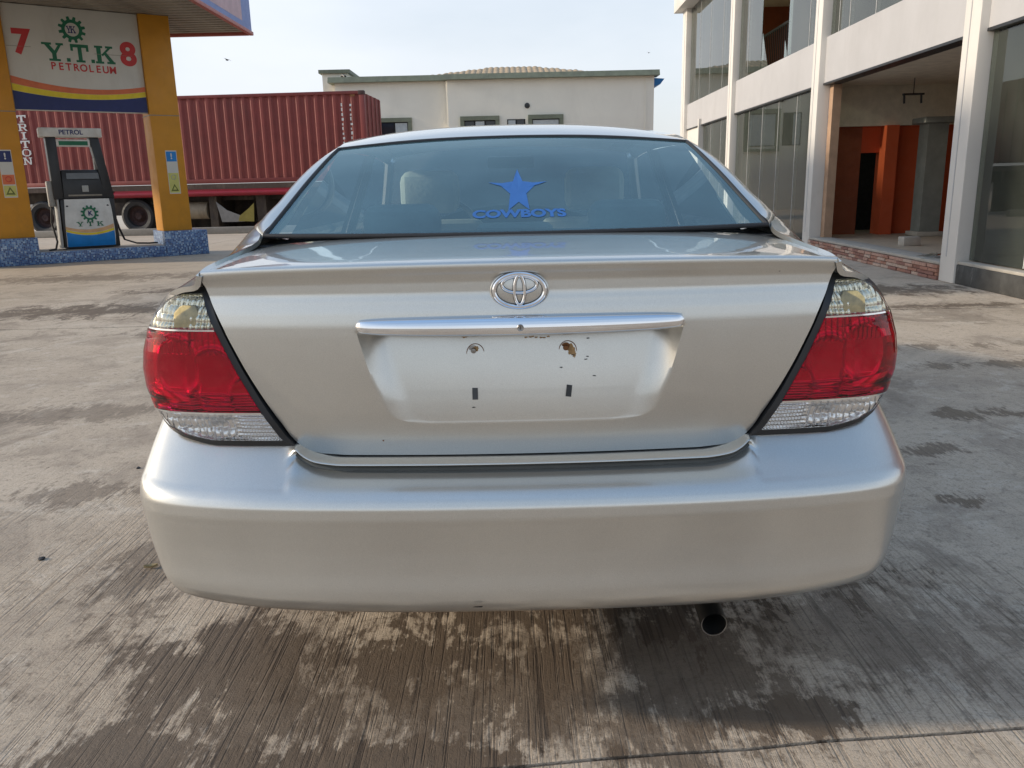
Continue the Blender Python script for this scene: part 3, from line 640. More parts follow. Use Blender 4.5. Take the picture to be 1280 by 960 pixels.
mid2 = [tuple(.55 * np.array(a) + .45 * np.array(c) + np.array([.012, 0, .004])) for a, c in zip(OE, SE)]
GE2 = [(a[0] + .006, a[1], a[2] + .001) for a in GE]
PC = [[g, m1, o_, m2, s_] for g, m1, o_, m2, s_ in zip(GE2, mid1, OE, mid2, SE)]
PC = [[tuple(np.array(p) + np.array([.001, -.001, -.010])) for i, p in enumerate(PC[0])]] + PC   # tucked under the quarter panel
PP = dense(PC, 70, 50, fr=pchip, fc=cubic)
for sx in (1, -1): skin('roof_pillar', PP if sx > 0 else flipx(PP), M['paint'], car, out=(sx, -.5, .6), edge=0)
MB().grid(np.array([[(x, .57 + .06 * (x / .69) ** 2, 1.100) for x in np.linspace(-.70, .70, 21)], [(x, .80, 1.108) for x in np.linspace(-.70, .70, 21)]])).build('cowl', M['gap'], car)
gl_rows = []
for k, g in enumerate(GE):
    t = k / 6; g = np.array(g); cv = [.615, .705, .815, .925, 1.045, 1.165, 1.265][k]; cz = [1.1215, 1.1680, 1.2235, 1.2760, 1.3270, 1.3725, 1.4045][k]
    row = []
    for f in (0, .3, .6, .85, 1.0): row.append((g[0] * f, cv + (g[1] - cv) * f * f, cz + (g[2] - cz) * f * f))
    gl_rows.append(row)
GL = dense(mirror_cols(np.array(gl_rows)), 60, 90, fr=cubic, fc=cubic)
rear_glass = skin('rear_window', GL, M['car_glass'], car, out=(0, -.4, 1), edge=0)
def gpoint(u, w):
    """u in -1..1 across, w 0..1 up the rear glass"""
    i = w * (GL.shape[0] - 1); j = (u * .5 + .5) * (GL.shape[1] - 1); i0, j0 = min(int(i), GL.shape[0] - 2), min(int(j), GL.shape[1] - 2); a, c = i - i0, j - j0
    return (1 - a) * (1 - c) * GL[i0, j0] + a * (1 - c) * GL[i0 + 1, j0] + (1 - a) * c * GL[i0, j0 + 1] + a * c * GL[i0 + 1, j0 + 1]
nrm_g = np.array([0, -.40, .917])
# printed black border and the rubber seal
b = MB()
def band(pa, pb, n=60): b.grid(np.array([[gpoint(*pa(t)) - nrm_g * .004 for t in np.linspace(0, 1, n)], [gpoint(*pb(t)) - nrm_g * .004 for t in np.linspace(0, 1, n)]]))
band(lambda t: (-1 + 2 * t, 0), lambda t: (-1 + 2 * t, .035)); band(lambda t: (-1 + 2 * t, 1), lambda t: (-1 + 2 * t, .965))
for s_ in (-1, 1): band(lambda t: (s_, t), lambda t: (s_ * .972, t))
b.build('printed_border', M['gap'], rear_glass, smooth=True)
loop = [GL[0, j] for j in range(90)] + [GL[i, -1] for i in range(1, 60)] + [GL[-1, j] for j in range(88, -1, -1)] + [GL[i, 0] for i in range(58, 0, -1)]
MB().tube([p + np.array([0, -.001, -.001]) for p in loop], .0065, 8, closed=True).build('window_seal', M['rubber'], rear_glass, smooth=True)
# blue star and word on the inside of the rear glass
stM = MB(); pts = []
cu, cw = .016, .335
for k in range(10):
    a = math.pi / 2 + k * math.pi / 5; r_ = 1 if k % 2 == 0 else .50
    pts.append((cu + .075 * r_ * math.cos(a) * (1.25 if k in (2, 8) else 1.0), cw + .215 * r_ * math.sin(a)))
g0 = gpoint(cu, cw) + nrm_g * .0010
stM.add([g0] + [gpoint(u, w) + nrm_g * .0010 for u, w in pts], [(0, 1 + k, 1 + (k + 1) % 10) for k in range(10)])
for s_ in (-1, 1):
    w_ = [(.03, .40), (.135, .415), (.09, .385), (.04, .36)]
    stM.add([gpoint(cu + s_ * u, w) + nrm_g * .0013 for u, w in w_], [(0, 1, 2, 3)])
star = stM.build('star_decal', M['decal'], rear_glass, fix=False); star['label'] = 'blue star sticker with pointed side streaks'
tmp = text_mesh('word_decal', 'COWBOYS', .05, (0, 0, 0), rear_glass, M['decal'], bold=.0022, sx=1.0, depth=0)
me = tmp.data; xs = [v.co.x for v in me.vertices]; zs_ = [v.co.z for v in me.vertices]; x0, x1, z0, z1 = min(xs), max(xs), min(zs_), max(zs_)
for v in me.vertices:
    u = cu + -.192 + .384 * (v.co.x - x0) / (x1 - x0); w = .105 + .062 * (v.co.z - z0) / (z1 - z0); v.co = Vector(gpoint(u, w) + nrm_g * .0010)

rf = []
for v, zc, xe, ze, ve in ((1.285, 1.4105, .584, 1.3790, 1.252), (1.33, 1.4225, .588, 1.3890, 1.31), (1.45, 1.4450, .594, 1.4060, 1.44), (1.65, 1.4680, .600, 1.4260, 1.64), (1.95, 1.4880, .605, 1.4430, 1.94), (2.3, 1.4930, .600, 1.4450, 2.29), (2.6, 1.4760, .592, 1.4260, 2.56), (2.74, 1.4560, .586, 1.4100, 2.66)):
    rf.append([(f * xe, v + (ve - v) * f * f, zc + (ze - zc) * f ** 2.4) for f in (0, .25, .5, .72, .88, 1)])
RP = dense(mirror_cols(np.array(rf)), 70, 90, fr=cubic, fc=cubic)
roof = skin('roof', RP, M['paint'], car, out=(0, 0, 1), edge=.02)
sidecap = [[(.583, 1.252, 1.3785), (.587, 1.31, 1.3885), (.593, 1.44, 1.4055), (.599, 1.64, 1.4255), (.604, 1.94, 1.4425), (.599, 2.29, 1.4445), (.591, 2.56, 1.4255), (.585, 2.66, 1.4095)],
           [(.592, 1.28, 1.3850), (.602, 1.36, 1.3900), (.613, 1.46, 1.400), (.624, 1.64, 1.413), (.631, 1.94, 1.424), (.627, 2.29, 1.425), (.617, 2.56, 1.407), (.609, 2.68, 1.391)],
           [(.600, 1.32, 1.386), (.615, 1.42, 1.384), (.632, 1.52, 1.3815), (.648, 1.66, 1.387), (.657, 1.94, 1.393), (.652, 2.29, 1.393), (.640, 2.58, 1.376), (.630, 2.70, 1.362)]]
SP = dense(sidecap, 16, 60, fr=cubic, fc=cubic)
for sx in (1, -1): skin('roof_rail', SP if sx > 0 else flipx(SP), M['paint'], car, out=(sx, 0, .6), edge=.01)
# side glass, windscreen, doors, wings, bonnet, nose
def side_pane(pts_lo, pts_hi, name):
    P = dense([pts_lo, pts_hi], 10, 30)
    for sx in (1, -1): skin(name, P if sx > 0 else flipx(P), glass('side_glass', (.78, .87, .85), 1.5), car, out=(sx, 0, .3), edge=0)
side_pane([(.772, 1.20, 1.075), (.782, 1.7, 1.040), (.786, 2.27, 1.025)], [(.660, 1.63, 1.378), (.656, 1.95, 1.388), (.651, 2.30, 1.388)], 'side_window')
side_pane([(.786, 2.37, 1.023), (.784, 2.8, 1.015), (.765, 3.22, 1.005)], [(.650, 2.34, 1.387), (.642, 2.54, 1.376), (.634, 2.66, 1.362)], 'side_window')
for sx in (1, -1):
    MB().prism([(sx * .784, 2.26, 1.02), (sx * .784, 2.38, 1.02), (sx * .651, 2.35, 1.39), (sx * .651, 2.28, 1.39)], (-.02 * sx, 0, 0)).build('door_pillar', M['black'], car)
    MB().tube([(sx * .615, 2.69, 1.385), (sx * .66, 2.9, 1.28), (sx * .72, 3.15, 1.12), (sx * .765, 3.32, 1.0)], [.03, .032, .036, .045], 10).build('roof_pillar', M['paint'], car, smooth=True)
WS = dense(mirror_cols(np.array([[(f * a, v + (ve - v) * f * f, z + (ze - z) * f * f) for f in (0, .35, .7, 1)] for a, v, ve, z, ze in ((.592, 2.75, 2.67, 1.447, 1.402), (.65, 2.98, 2.87, 1.33, 1.29), (.70, 3.22, 3.07, 1.18, 1.15), (.745, 3.46, 3.25, 1.02, 1.01))])), 30, 50, fr=cubic)
M['screen_glass'] = glass('windscreen_glass', (0.80, 0.88, 0.86), 1.5)
skin('windscreen', WS, M['screen_glass'], car, out=(0, .5, 1), edge=0)
def side_panel(name, v0, v1, arch=None, bottom=.22):
    P = []
    for v in np.linspace(v0, v1, 26):
        bt = bottom
        if arch is not None and abs(v - arch) < .355: bt = max(bottom, .32 + math.sqrt(.355 ** 2 - (v - arch) ** 2))
        belt = float(np.interp(v, [1.4, 2.3, 3.3, 3.8, 4.5], [1.057, 1.02, 1.0, .93, .80])); nar = .10 * smst((v - 3.6) / 1.1) ** 1.5
        col = []
        for t in np.linspace(0, 1, 16):
            z = bt + (belt - bt) * t
            x = float(np.interp(z, [.2, .35, .55, .75, .88, .95, 1.0, 1.06], [.85, .882, .893, .892, .878, .856, .822, .765])) - (.06 * smst((z - belt + .10) / .10) if v > 3.3 else 0) - nar
            col.append((x, v, z))
        P.append(col)
    P = dense(P, 40, 30)
    for sx in (1, -1):
        o = skin(name, P if sx > 0 else flipx(P), M['paint'], car, out=(sx, 0, 0), edge=.012)
        if 'door' in name: MB().tube([(sx * .885, v0 + .06, .86), (sx * .905, v0 + .08, .865), (sx * .905, v0 + .22, .865), (sx * .885, v0 + .24, .86)], .011, 8).build('handle', M['paint'], o, smooth=True)
side_panel('rear_door', 1.406, 2.335); side_panel('front_door', 2.342, 3.30); side_panel('front_wing', 3.306, 4.45, arch=3.76)
hood = [[(f * (.74 - .03 * k), 3.47 + k * .26 - .2 * f * f * (1 if k == 0 else .0) - .12 * f * f * (k == 4), 1.01 - .035 * k - .006 * k * k - .05 * f ** 4) for f in (0, .35, .7, .9, 1)] for k in range(5)]
skin('bonnet', dense(mirror_cols(np.array(hood)), 30, 50), M['paint'], car, out=(0, 0, 1), edge=.01)
nose = [[(f * .80, 4.50 + dv - .36 * f ** 4, z) for f in (0, .4, .7, .9, 1)] for dv, z in ((.0, .80), (.14, .74), (.20, .62), (.21, .45), (.16, .25))]
skin('front_bumper', dense(mirror_cols(np.array(nose)), 24, 50), M['paint'], car, out=(0, 1, 0), edge=.01)
for sx in (1, -1): MB().lathe([(.0001, .05), (.06, .045), (.085, .0)], (sx * .58, 4.55, .70), 'y', 20).build('headlight', M['clear_lens'], car, smooth=True)
# underbody, exhaust, wheels
b = MB().box(-.80, .80, 1.45, 3.3, .20, .34).box(-.70, .70, .32, 4.4, .34, .50); b.build('underbody', M['gap'], car)
MB().box(-.15, .62, .38, .62, .27, .42).build('silencer', M['steel'], car, bevel=.05)
b = MB(); b.tube([(.43, .60, .30), (.445, .35, .262), (.4525, .24, .226), (.4525, .165, .212)], .0315, 28, caps=False); b.tube([(.4525, .30, .245), (.4525, .168, .2125)], .0285, 28, caps=False)
tp = b.build('tailpipe', simple('sooty_steel', (.06, .058, .055), .5, .8), car, smooth=True)
MB().tube([(.4525 + .030 * math.cos(a), .1655, .212 + .030 * math.sin(a)) for a in np.linspace(0, 2 * math.pi, 33)[:-1]], .0013, 6, closed=True).build('pipe_rim', M['steel'], tp, smooth=True)
MB().lathe([(.0001, 0), (.029, 0)], (.4525, .25, .232), 'y', 20).build('pipe_bore_disc', M['gap'], tp)  # near-black disc closing the pipe bore
b = MB(); prof = [(.20, -.095), (.215, -.105), (.27, -.108), (.305, -.10), (.318, -.08), (.320, 0), (.318, .08), (.305, .10), (.27, .108), (.215, .105), (.20, .095)]
tyre_mb = MB().lathe(prof, (0, 0, 0), 'x', 48); rim_mb = MB().lathe([(.205, -.09), (.20, -.10), (.192, -.06), (.19, .06)], (0, 0, 0), 'x', 48)
for k in range(7):
    a = 2 * math.pi * k / 7; c, s_ = math.cos(a), math.sin(a)
    rim_mb.prism([(-.075, c * r_ - s_ * w, s_ * r_ + c * w) for r_, w in ((.03, -.028), (.195, -.018), (.195, .018), (.03, .028))], (.03, 0, 0))
rim_mb.lathe([(.0001, -.085), (.045, -.082), (.06, -.05)], (0, 0, 0), 'x', 24)
for sx in (1, -1):
    for v in (1.04, 3.76):
        w = bpy.data.objects.new('wheel', None); COL.objects.link(w); w.parent = car; w.location = (sx * .775, v, .318); w.rotation_euler = (0, 0, 0 if sx < 0 else math.pi)
        tyre_mb.build('tyre', M['rubber'], w, smooth=True, fix=True); rim_mb.build('rim', M['steel'], w, smooth=True, fix=True)
        MB().grid(np.array([[(h, .362 * math.cos(a), .362 * math.sin(a)) for a in np.linspace(-.1, math.pi + .1, 24)] for h in (-.1, .2)])).build('arch_liner', M['gap'], w, smooth=True)
# cabin
seats = []
def seat_back(x0, x1, v, z0, z1, lean, th, mat, name):
    P = []
    for k in range(5):
        pass
    return MB().prism([(x0, v, z0), (x0, v + lean, z1), (x0, v + lean - th, z1 + .01), (x0, v - th * 1.1, z0)], (x1 - x0, 0, 0)).build(name, mat, car, bevel=.045, seg=3)
MB().prism([(-.62, .70, 1.085), (.62, .70, 1.085), (.60, 1.06, 1.075), (-.60, 1.06, 1.075)], (0, 0, -.03)).build('parcel_shelf', M['dash'], car, bevel=.01)
seat_back(-.60, .60, 1.30, .45, 1.06, -.20, .16, M['cloth'], 'rear_seat')
for x in (-.36, .0, .36): MB().box(x - .125, x + .125, 1.02, 1.12, 1.075, 1.195 if x else 1.13).build('headrest', M['cloth'], car, bevel=.045, seg=3)
for x in (-.36, .36):
    seat_back(x - .24, x + .24, 2.35, .45, 1.10, -.22, .15, M['cloth'], 'front_seat')
    MB().box(x - .13, x + .13, 2.03, 2.13, 1.13, 1.315).build('headrest', M['cloth'], car, bevel=.05, seg=3)
MB().prism([(-.70, 2.95, 1.02), (-.70, 3.35, 1.03), (-.70, 3.35, .7), (-.70, 2.85, .75)], (1.40, 0, 0)).build('dashboard', M['dash'], car, bevel=.03)
MB().tube([(-.36 + .18 * math.cos(a), 2.82 + .05 * math.sin(a), 1.0 + .17 * math.sin(a)) for a in np.linspace(0, 2 * math.pi, 33)[:-1]], .015, 8, closed=True).build('steering_wheel', M['black'], car, smooth=True)
MB().box(-.12, .12, 2.78, 2.80, 1.33, 1.39).build('rear_view_mirror', M['black'], car, bevel=.008)
hl = RP[2:-2, 8:-8].copy(); hl[..., 2] -= .03
MB().grid(hl).build('headlining', M['liner'], car, smooth=True)
for sx in (1, -1): MB().box(sx * .70 - .015, sx * .70 + .015, 1.1, 3.2, .4, 1.02).build('door_trim', M['dash'], car)

# ================================================================== FILLING STATION
M['yellow'] = simple('yellow_paint', (0.56, 0.245, 0.016), 0.55, var=0.10, scale=2.0, dirt=((0.25, 0.13, 0.03), 2.2, 0.52, 0.35), bump=0.05)
M['white_sign'] = simple('sign_white', (0.60, 0.585, 0.53), 0.5, var=0.05, scale=1.2, dirt=((0.42, 0.38, 0.31), 1.5, 0.5, 0.4))
M['green'] = simple('sign_green', (0.004, 0.13, 0.06), 0.5)
M['red'] = simple('sign_red', (0.50, 0.030, 0.030), 0.5)
M['orange'] = simple('sign_orange', (0.62, 0.15, 0.055), 0.5)
M['lemon'] = simple('sign_yellow', (0.72, 0.56, 0.02), 0.5)
M['navy'] = simple('sign_navy', (0.012, 0.022, 0.12), 0.5)
M['azure'] = simple('pump_blue', (0.010, 0.20, 0.55), 0.4)
M['pump_white'] = simple('pump_white', (0.62, 0.61, 0.57), 0.4, dirt=((0.38, 0.33, 0.26), 3, 0.52, 0.4))
M['pump_grey'] = simple('pump_grey', (0.36, 0.36, 0.34), 0.5)
M['soffit'] = simple('soffit_sheet', (0.26, 0.23, 0.185), 0.6, dirt=((0.12, 0.10, 0.08), 1.5, 0.45, 0.6))
M['fascia'] = simple('fascia_blue', (0.16, 0.22, 0.46), 0.5, var=0.06)
M['pink'] = simple('fascia_pink', (0.50, 0.32, 0.34), 0.5)
M['trim_red'] = simple('trim_red', (0.40, 0.10, 0.08), 0.5)
M['island_top'] = simple('island_cement', (0.36, 0.34, 0.31), 0.9, bump=0.2)
def mat_mosaic():
    s = Nodes('blue_mosaic'); setp(s.b, rough=0.3)
    v = s.coord('Object'); vo = s.add('ShaderNodeTexVoronoi'); vo.inputs['Scale'].default_value = 34; vo.inputs['Randomness'].default_value = 0.25; s.ln(v, vo.inputs['Vector'])
    sep = s.add('ShaderNodeSeparateColor'); s.ln(vo.outputs['Color'], sep.inputs[0])
    col = s.ramp(sep.outputs[0], [(0.0, (0.015, 0.05, 0.17)), (0.45, (0.04, 0.12, 0.32)), (0.75, (0.10, 0.23, 0.46)), (1.0, (0.35, 0.47, 0.60))])
    e = s.add('ShaderNodeTexVoronoi'); e.feature = 'DISTANCE_TO_EDGE'; e.inputs['Scale'].default_value = 34; e.inputs['Randomness'].default_value = 0.25; s.ln(v, e.inputs['Vector'])
    g = s.ramp(e.outputs['Distance'], [(0.02, 1.0), (0.09, 0.0)])
    col = s.mix(g, col, (0.28, 0.30, 0.33)); s.ln(col, s.b.inputs['Base Color'])
    s.ln(s.bump(e.outputs['Distance'], 0.4, 0.01), s.b.inputs['Normal']); return s.m
M['mosaic'] = mat_mosaic()
IS_O = (-6.14, 16.93, 0.0); IS_R = R(35.3)
isl = thing('pump_island', 'low pump island faced with blue mosaic, a raised block at each end', 'pump island', IS_O, IS_R)
MB().box(-3.03, -.83, .004, .95, 0, .215).build('kerb_face', M['mosaic'], isl, bevel=.012)
MB().box(-3.02, -.84, .05, .92, .2151, .222).build('island_top', M['island_top'], isl)
for x0, x1 in ((-4.25, -3.03), (-.83, 0.0)): MB().box(x0, x1, 0, .97, 0, .49).build('end_block', M['mosaic'], isl, bevel=.012)
def gear(cx, cz, r, y, parent, mat, hole, teeth=12):
    b = MB(); n = teeth * 8; outer = []; inn = []
    for k in range(n):
        a = 2 * math.pi * k / n; ph = k % 8; rr = r if 2 <= ph < 6 else r * .76; outer.append((cx + rr * math.cos(a), y, cz + rr * math.sin(a))); inn.append((cx + hole * math.cos(a), y, cz + hole * math.sin(a)))
    b.add(outer + inn, [(k, (k + 1) % n, n + (k + 1) % n, n + k) for k in range(n)])
    return b.build('gear_emblem', mat, parent, fix=False)
def stripe(name, x0, x1, f0, f1, y, parent, mat, n=24):
    xs = np.linspace(x0, x1, n); return MB().grid(np.array([[(x, y, f0((x - x0) / (x1 - x0))) for x in xs], [(x, y, f1((x - x0) / (x1 - x0))) for x in xs]])).build(name, mat, parent, fix=False)
for i, (x0, x1, lab) in enumerate(((-3.66, -3.05, 'yellow square pillar with a warning sticker beside the number 7 on the sign'), (-.80, -.25, 'yellow square pillar with a warning sticker beside the number 8 on the sign'))):
    p = thing('canopy_pillar', lab, 'pillar', (Vector(IS_O) + Matrix.Rotation(IS_R, 3, 'Z') @ Vector(((x0 + x1) / 2, .45, .49))), IS_R, 'pillars carrying the filling station canopy')
    hw = (x1 - x0) / 2; MB().box(-hw, hw, -.30, .30, 0, 4.03).build('shaft', M['yellow'], p, bevel=.012)
    MB().box(-hw - .006, hw + .006, -.306, .306, 2.20, 2.215).build('joint_band', M['soffit'], p)
    st = MB().box(-.135 + .06, .135 + .06 - .06, -.3035, -.3005, .72, 1.55).build('warning_sticker', M['white_sign'], p)
    MB().box(-.065, .125, -.3052, -.3036, 1.34, 1.53).build('blue_panel', M['azure'] if i else M['navy'], st)
    text_mesh('exclamation_mark', '!', .15, (.03, -.3062, 1.435), st, M['pump_white'], bold=.004, depth=.0005)
    MB().box(-.065, .125, -.3052, -.3036, .74, 1.12 if i else .93).build('yellow_panel', simple('sticker_yellow', (0.52, 0.50, 0.14), .5), st)
    MB().prism([(.03 + a, -.3068, .84 + c) for a, c in ((-.075, -.07), (.075, -.07), (0, .07))], (0, .0014, 0)).build('warning_triangle', simple('sticker_olive', (0.12, 0.14, 0.02), .5), st)
    MB().prism([(.03 + a, -.3075, .835 + c) for a, c in ((-.035, -.035), (.035, -.035), (0, .03))], (0, .0006, 0)).build('triangle_centre', simple('sticker_yellow', (0.52, 0.50, 0.14), .5), st)
    if not i: MB().box(-.065, .125, -.3052, -.3036, .95, 1.12).build('red_panel', M['orange'], st)
    MB().tube([(.03 + .045 * math.cos(a), -.3056, 1.04 + .045 * math.sin(a)) for a in np.linspace(0, 2 * math.pi, 21)[:-1]], .006, 6, closed=True).build('ban_ring', M['red'] if not i else M['pump_grey'], st)
# sign between the pillars
sg = thing('station_sign', 'wide white sign reading Y.T.K PETROLEUM with numbers 7 and 8 between yellow pillars', 'sign', Vector(IS_O) + Matrix.Rotation(IS_R, 3, 'Z') @ Vector((-1.925, .22, 2.73)), IS_R)
MB().box(-1.118, 1.118, 0, .12, 0, 1.78).build('board', M['white_sign'], sg, bevel=.008)
W0, W1 = -1.112, 1.112; yy = -.0025
c_ = lambda a, m, e: (lambda t: a + (e - a) * t - m * 4 * t * (1 - t))
stripe('navy_band', W0, W1, lambda t: .012, c_(.335, .10, .30), yy, sg, M['navy'])
stripe('yellow_band', W0, W1, c_(.338, .10, .303), c_(.455, .115, .395), yy, sg, M['lemon'])
stripe('orange_band', W0, W1, c_(.458, .115, .398), c_(.585, .13, .485), yy, sg, M['orange'])
gear(-.02, 1.42, .225, yy, sg, M['green'], .115)
slab_letter('K', -.05, 1.36, .085, .12, yy - .001, sg, M['navy'], .001); slab_letter('Y', -.11, 1.36, .075, .12, yy - .001, sg, M['navy'], .001)
for ch, x, w in (('Y', -.52, .32), ('.', -.17, .20), ('T', -.09, .30), ('.', .235, .20), ('K', .31, .31)): slab_letter(ch, x, .865, w, .31, yy, sg, M['green'], .001)
for q, ch in enumerate('PETROLEUM'): text_mesh('letter', ch, .175, (-.405 + q * .1235, yy, .775 - q * .003), sg, M['red'], bold=.004, depth=.001, sx=.92)
text_mesh('number_seven', '7', .56, (-.86, yy, 1.14), sg, M['red'], bold=.022, depth=.001); text_mesh('number_eight', '8', .56, (.885, yy, 1.04), sg, M['red'], bold=.022, depth=.001)
for x0, x1, z in ((-1.1, -.72, 1.075), (.30, .95, 1.025)): MB().box(x0, x1, yy - .001, yy, z, z + .007).build('panel_crack', M['soffit'], sg)
# canopy
cn = thing('station_canopy', 'flat filling station canopy with slatted soffit and blue fascia', 'canopy', (-10.4, 16.0, 4.52))
X0, X1, Y0, Y1 = -6.0, 4.93, -7.5, 2.97
MB().box(X0, X1 - .02, Y0, Y1 - .02, .06, 1.05).build('roof_box', M['soffit'], cn)
sl = None; ny = int((Y1 - Y0 - .1) / .232)
for k in range(ny):
    if sl is None: sl = MB().prism([(X0, .0, .062), (X0, .035, .0), (X0, .165, .0), (X0, .20, .062)], (X1 - X0 - .08, 0, 0)).build('soffit_slat', M['soffit'], cn); o = sl
    else: o = copy_obj(sl, cn)
    o.location = (0, Y0 + .05 + k * .232, .0)
MB().box(X1 - .02, X1 + .02, Y0, Y1, .05, 1.1).build('fascia_panel', M['fascia'], cn); MB().box(X0, X1 - .021, Y1 - .02, Y1 + .02, .05, 1.1).build('fascia_panel', M['fascia'], cn)
MB().box(X0, X1 - .021, Y0 - .02, Y0 + .02, .05, 1.1).build('fascia_panel', M['fascia'], cn)
MB().box(X1 - .05, X1 + .045, Y0, Y1 + .045, -.025, .05).build('edge_trim', M['trim_red'], cn, bevel=.012); MB().box(X0, X1 - .051, Y1 - .05, Y1 + .045, -.025, .05).build('edge_trim', M['trim_red'], cn, bevel=.012)
P = np.array([[(X1 + .0225, y, .16 + .16 * math.sin((y + .9) * 1.0) * 0 + max(0, (-.6 - y)) * .22) for y in np.linspace(-6.9, 2.35, 30)], [(X1 + .0225, y, 1.09) for y in np.linspace(-6.9, 2.35, 30)]])
MB().grid(P).build('fascia_swoosh', M['pink'], cn, fix=False)
P = np.array([[(X1 + .0245, y, .42) for y in np.linspace(-1.6, 1.6, 8)], [(X1 + .0245, y, .95) for y in np.linspace(-1.4, 1.8, 8)]]); MB().grid(P).build('fascia_lettering', simple('fascia_rose', (0.42, 0.16, 0.20), .5), cn, fix=False)
# fuel pump
fp = thing('fuel_pump', 'white and black petrol pump with a blue lower panel on the island', 'fuel pump', Vector(IS_O) + Matrix.Rotation(IS_R, 3, 'Z') @ Vector((-2.10, .50, .222)), IS_R)
b = MB().prism([(-.62, -.16, 2.06), (.44, -.16, 2.06), (.42, .20, 2.06), (-.60, .20, 2.06)], (0, 0, .165)); hd = b.build('header', M['pump_white'], fp, bevel=.015)
text_mesh('petrol_lettering', 'PETROL', .115, (-.09, -.1625, 2.143), hd, M['navy'], bold=.003, depth=.001)
for sx in (-1, 1): MB().prism([(sx * .36, -.15, .93), (sx * .52, -.14, .93), (sx * .45 - .07, -.10, 2.06), (sx * .28 - .07, -.11, 2.06)], (0, .24, 0)).build('column', M['black'], fp, bevel=.01)
MB().box(-.35, .22, -.115, .0, 1.89, 2.02).build('display', M['pump_white'], fp, bevel=.008); MB().box(-.31, .18, -.1185, -.116, 1.915, 1.99).build('display_screen', M['green'], fp)
MB().box(-.40, -.34, .05, .17, 1.3, 2.06).build('side_strut', M['pump_grey'], fp); MB().box(.26, .33, -.02, .1, 1.42, 2.06).build('side_strut', M['pump_grey'], fp)
hs = MB().prism([(-.36, -.16, .94), (.40, -.16, .94), (.38, -.10, 1.47), (-.34, -.10, 1.47)], (0, .26, 0)).build('meter_head', M['black'], fp, bevel=.02)
MB().prism([(-.27, -.147, 1.30), (.29, -.147, 1.30), (.285, -.138, 1.41), (-.265, -.138, 1.41)], (0, .01, 0)).build('meter_window', simple('grey_screen', (.10, .11, .12), .2), hs); MB().box(-.03, .08, -.166, -.14, 1.06, 1.18).build('keypad', M['pump_grey'], hs, bevel=.006)
MB().box(-.28, .30, -.169, -.15, .985, 1.015).build('meter_ledge', M['soffit'], hs)
lp = []
for z, y, w0, w1 in ((.025, -.20, -.43, .415), (.12, -.24, -.43, .42), (.30, -.27, -.425, .425), (.55, -.265, -.41, .42), (.78, -.235, -.385, .415), (.93, -.20, -.37, .40)): lp.append([(x, y, z) for x in np.linspace(w0, w1, 5)])
LP = dense(lp, 40, 20, fr=cubic); body = skin('lower_panel', LP, M['pump_white'], fp, out=(0, -1, 0), edge=.02)
def onp(x, z): return float(np.interp(z, LP[:, 0, 2], LP[:, 0, 1])) - .0035
def pstripe(name, f0, f1, mat):
    xs = np.linspace(-.42, .412, 26); P = []
    for q in np.linspace(0, 1, 8): P.append([(x, onp(x, f0((x + .42) / .832) * (1 - q) + f1((x + .42) / .832) * q), f0((x + .42) / .832) * (1 - q) + f1((x + .42) / .832) * q) for x in xs])
    MB().grid(np.array(P)).build(name, mat, body, smooth=True, fix=False)
pstripe('blue_band', lambda t: .03, c_(.33, .075, .33), M['azure']); pstripe('cream_band', c_(.338, .075, .338), c_(.375, .078, .38), M['lemon']); pstripe('orange_band', c_(.382, .078, .386), c_(.43, .08, .46), simple('peach', (.62, .36, .18), .5))
gear(.02, .66, .155, -.272, body, M['green'], .085); text_mesh('emblem_letter', 'K', .12, (.03, -.274, .66), body, M['navy'], bold=.004, depth=.0005)
for ch, x in (('Y', -.17), ('T', .0), ('K', .17)): slab_letter(ch, x - .05, .425, .11, .085, -.2775, body, M['green'], .001)
for x in (-.34, .36): MB().lathe([(.0001, -.012), (.02, -.01), (.022, .0)], (x, -.222, .80), 'y', 14).build('panel_lock', M['black'], body, smooth=True)
MB().prism([(-.485, -.17, .03), (-.485, .25, .03), (-.46, .25, .93), (-.46, -.17, .93)], (-.03, 0, 0)).build('side_panel', M['pump_grey'], fp); MB().prism([(-.465, -.215, .02), (.50, -.215, .02), (.50, -.19, .93), (-.44, -.19, .93)], (0, .42, 0)).build('pump_body', M['black'], fp, bevel=.02)
MB().box(-.60, -.50, -.05, .16, .80, 1.27).build('nozzle_holster', M['pump_grey'], fp, bevel=.02)
MB().box(-.52, -.45, -.04, .15, .9, 1.2).build('nozzle_bracket', M['pump_grey'], fp)
MB().tube([(-.56, .06, .82), (-.60, .08, .5), (-.56, .0, .15), (-.62, -.15, .02), (-.74, -.28, .014)], .018, 8).build('hose', M['rubber'], fp, smooth=True)
for off in (0, .05): MB().tube([(.47, .0 + off, .75), (.56, .02 + off, .35), (.62, -.05 + off, .13), (.82, -.12 + off, .05), (1.05, -.1 + off, .035), (1.22, -.06 + off, .035)], .016, 8).build('hose', M['rubber'], fp, smooth=True)

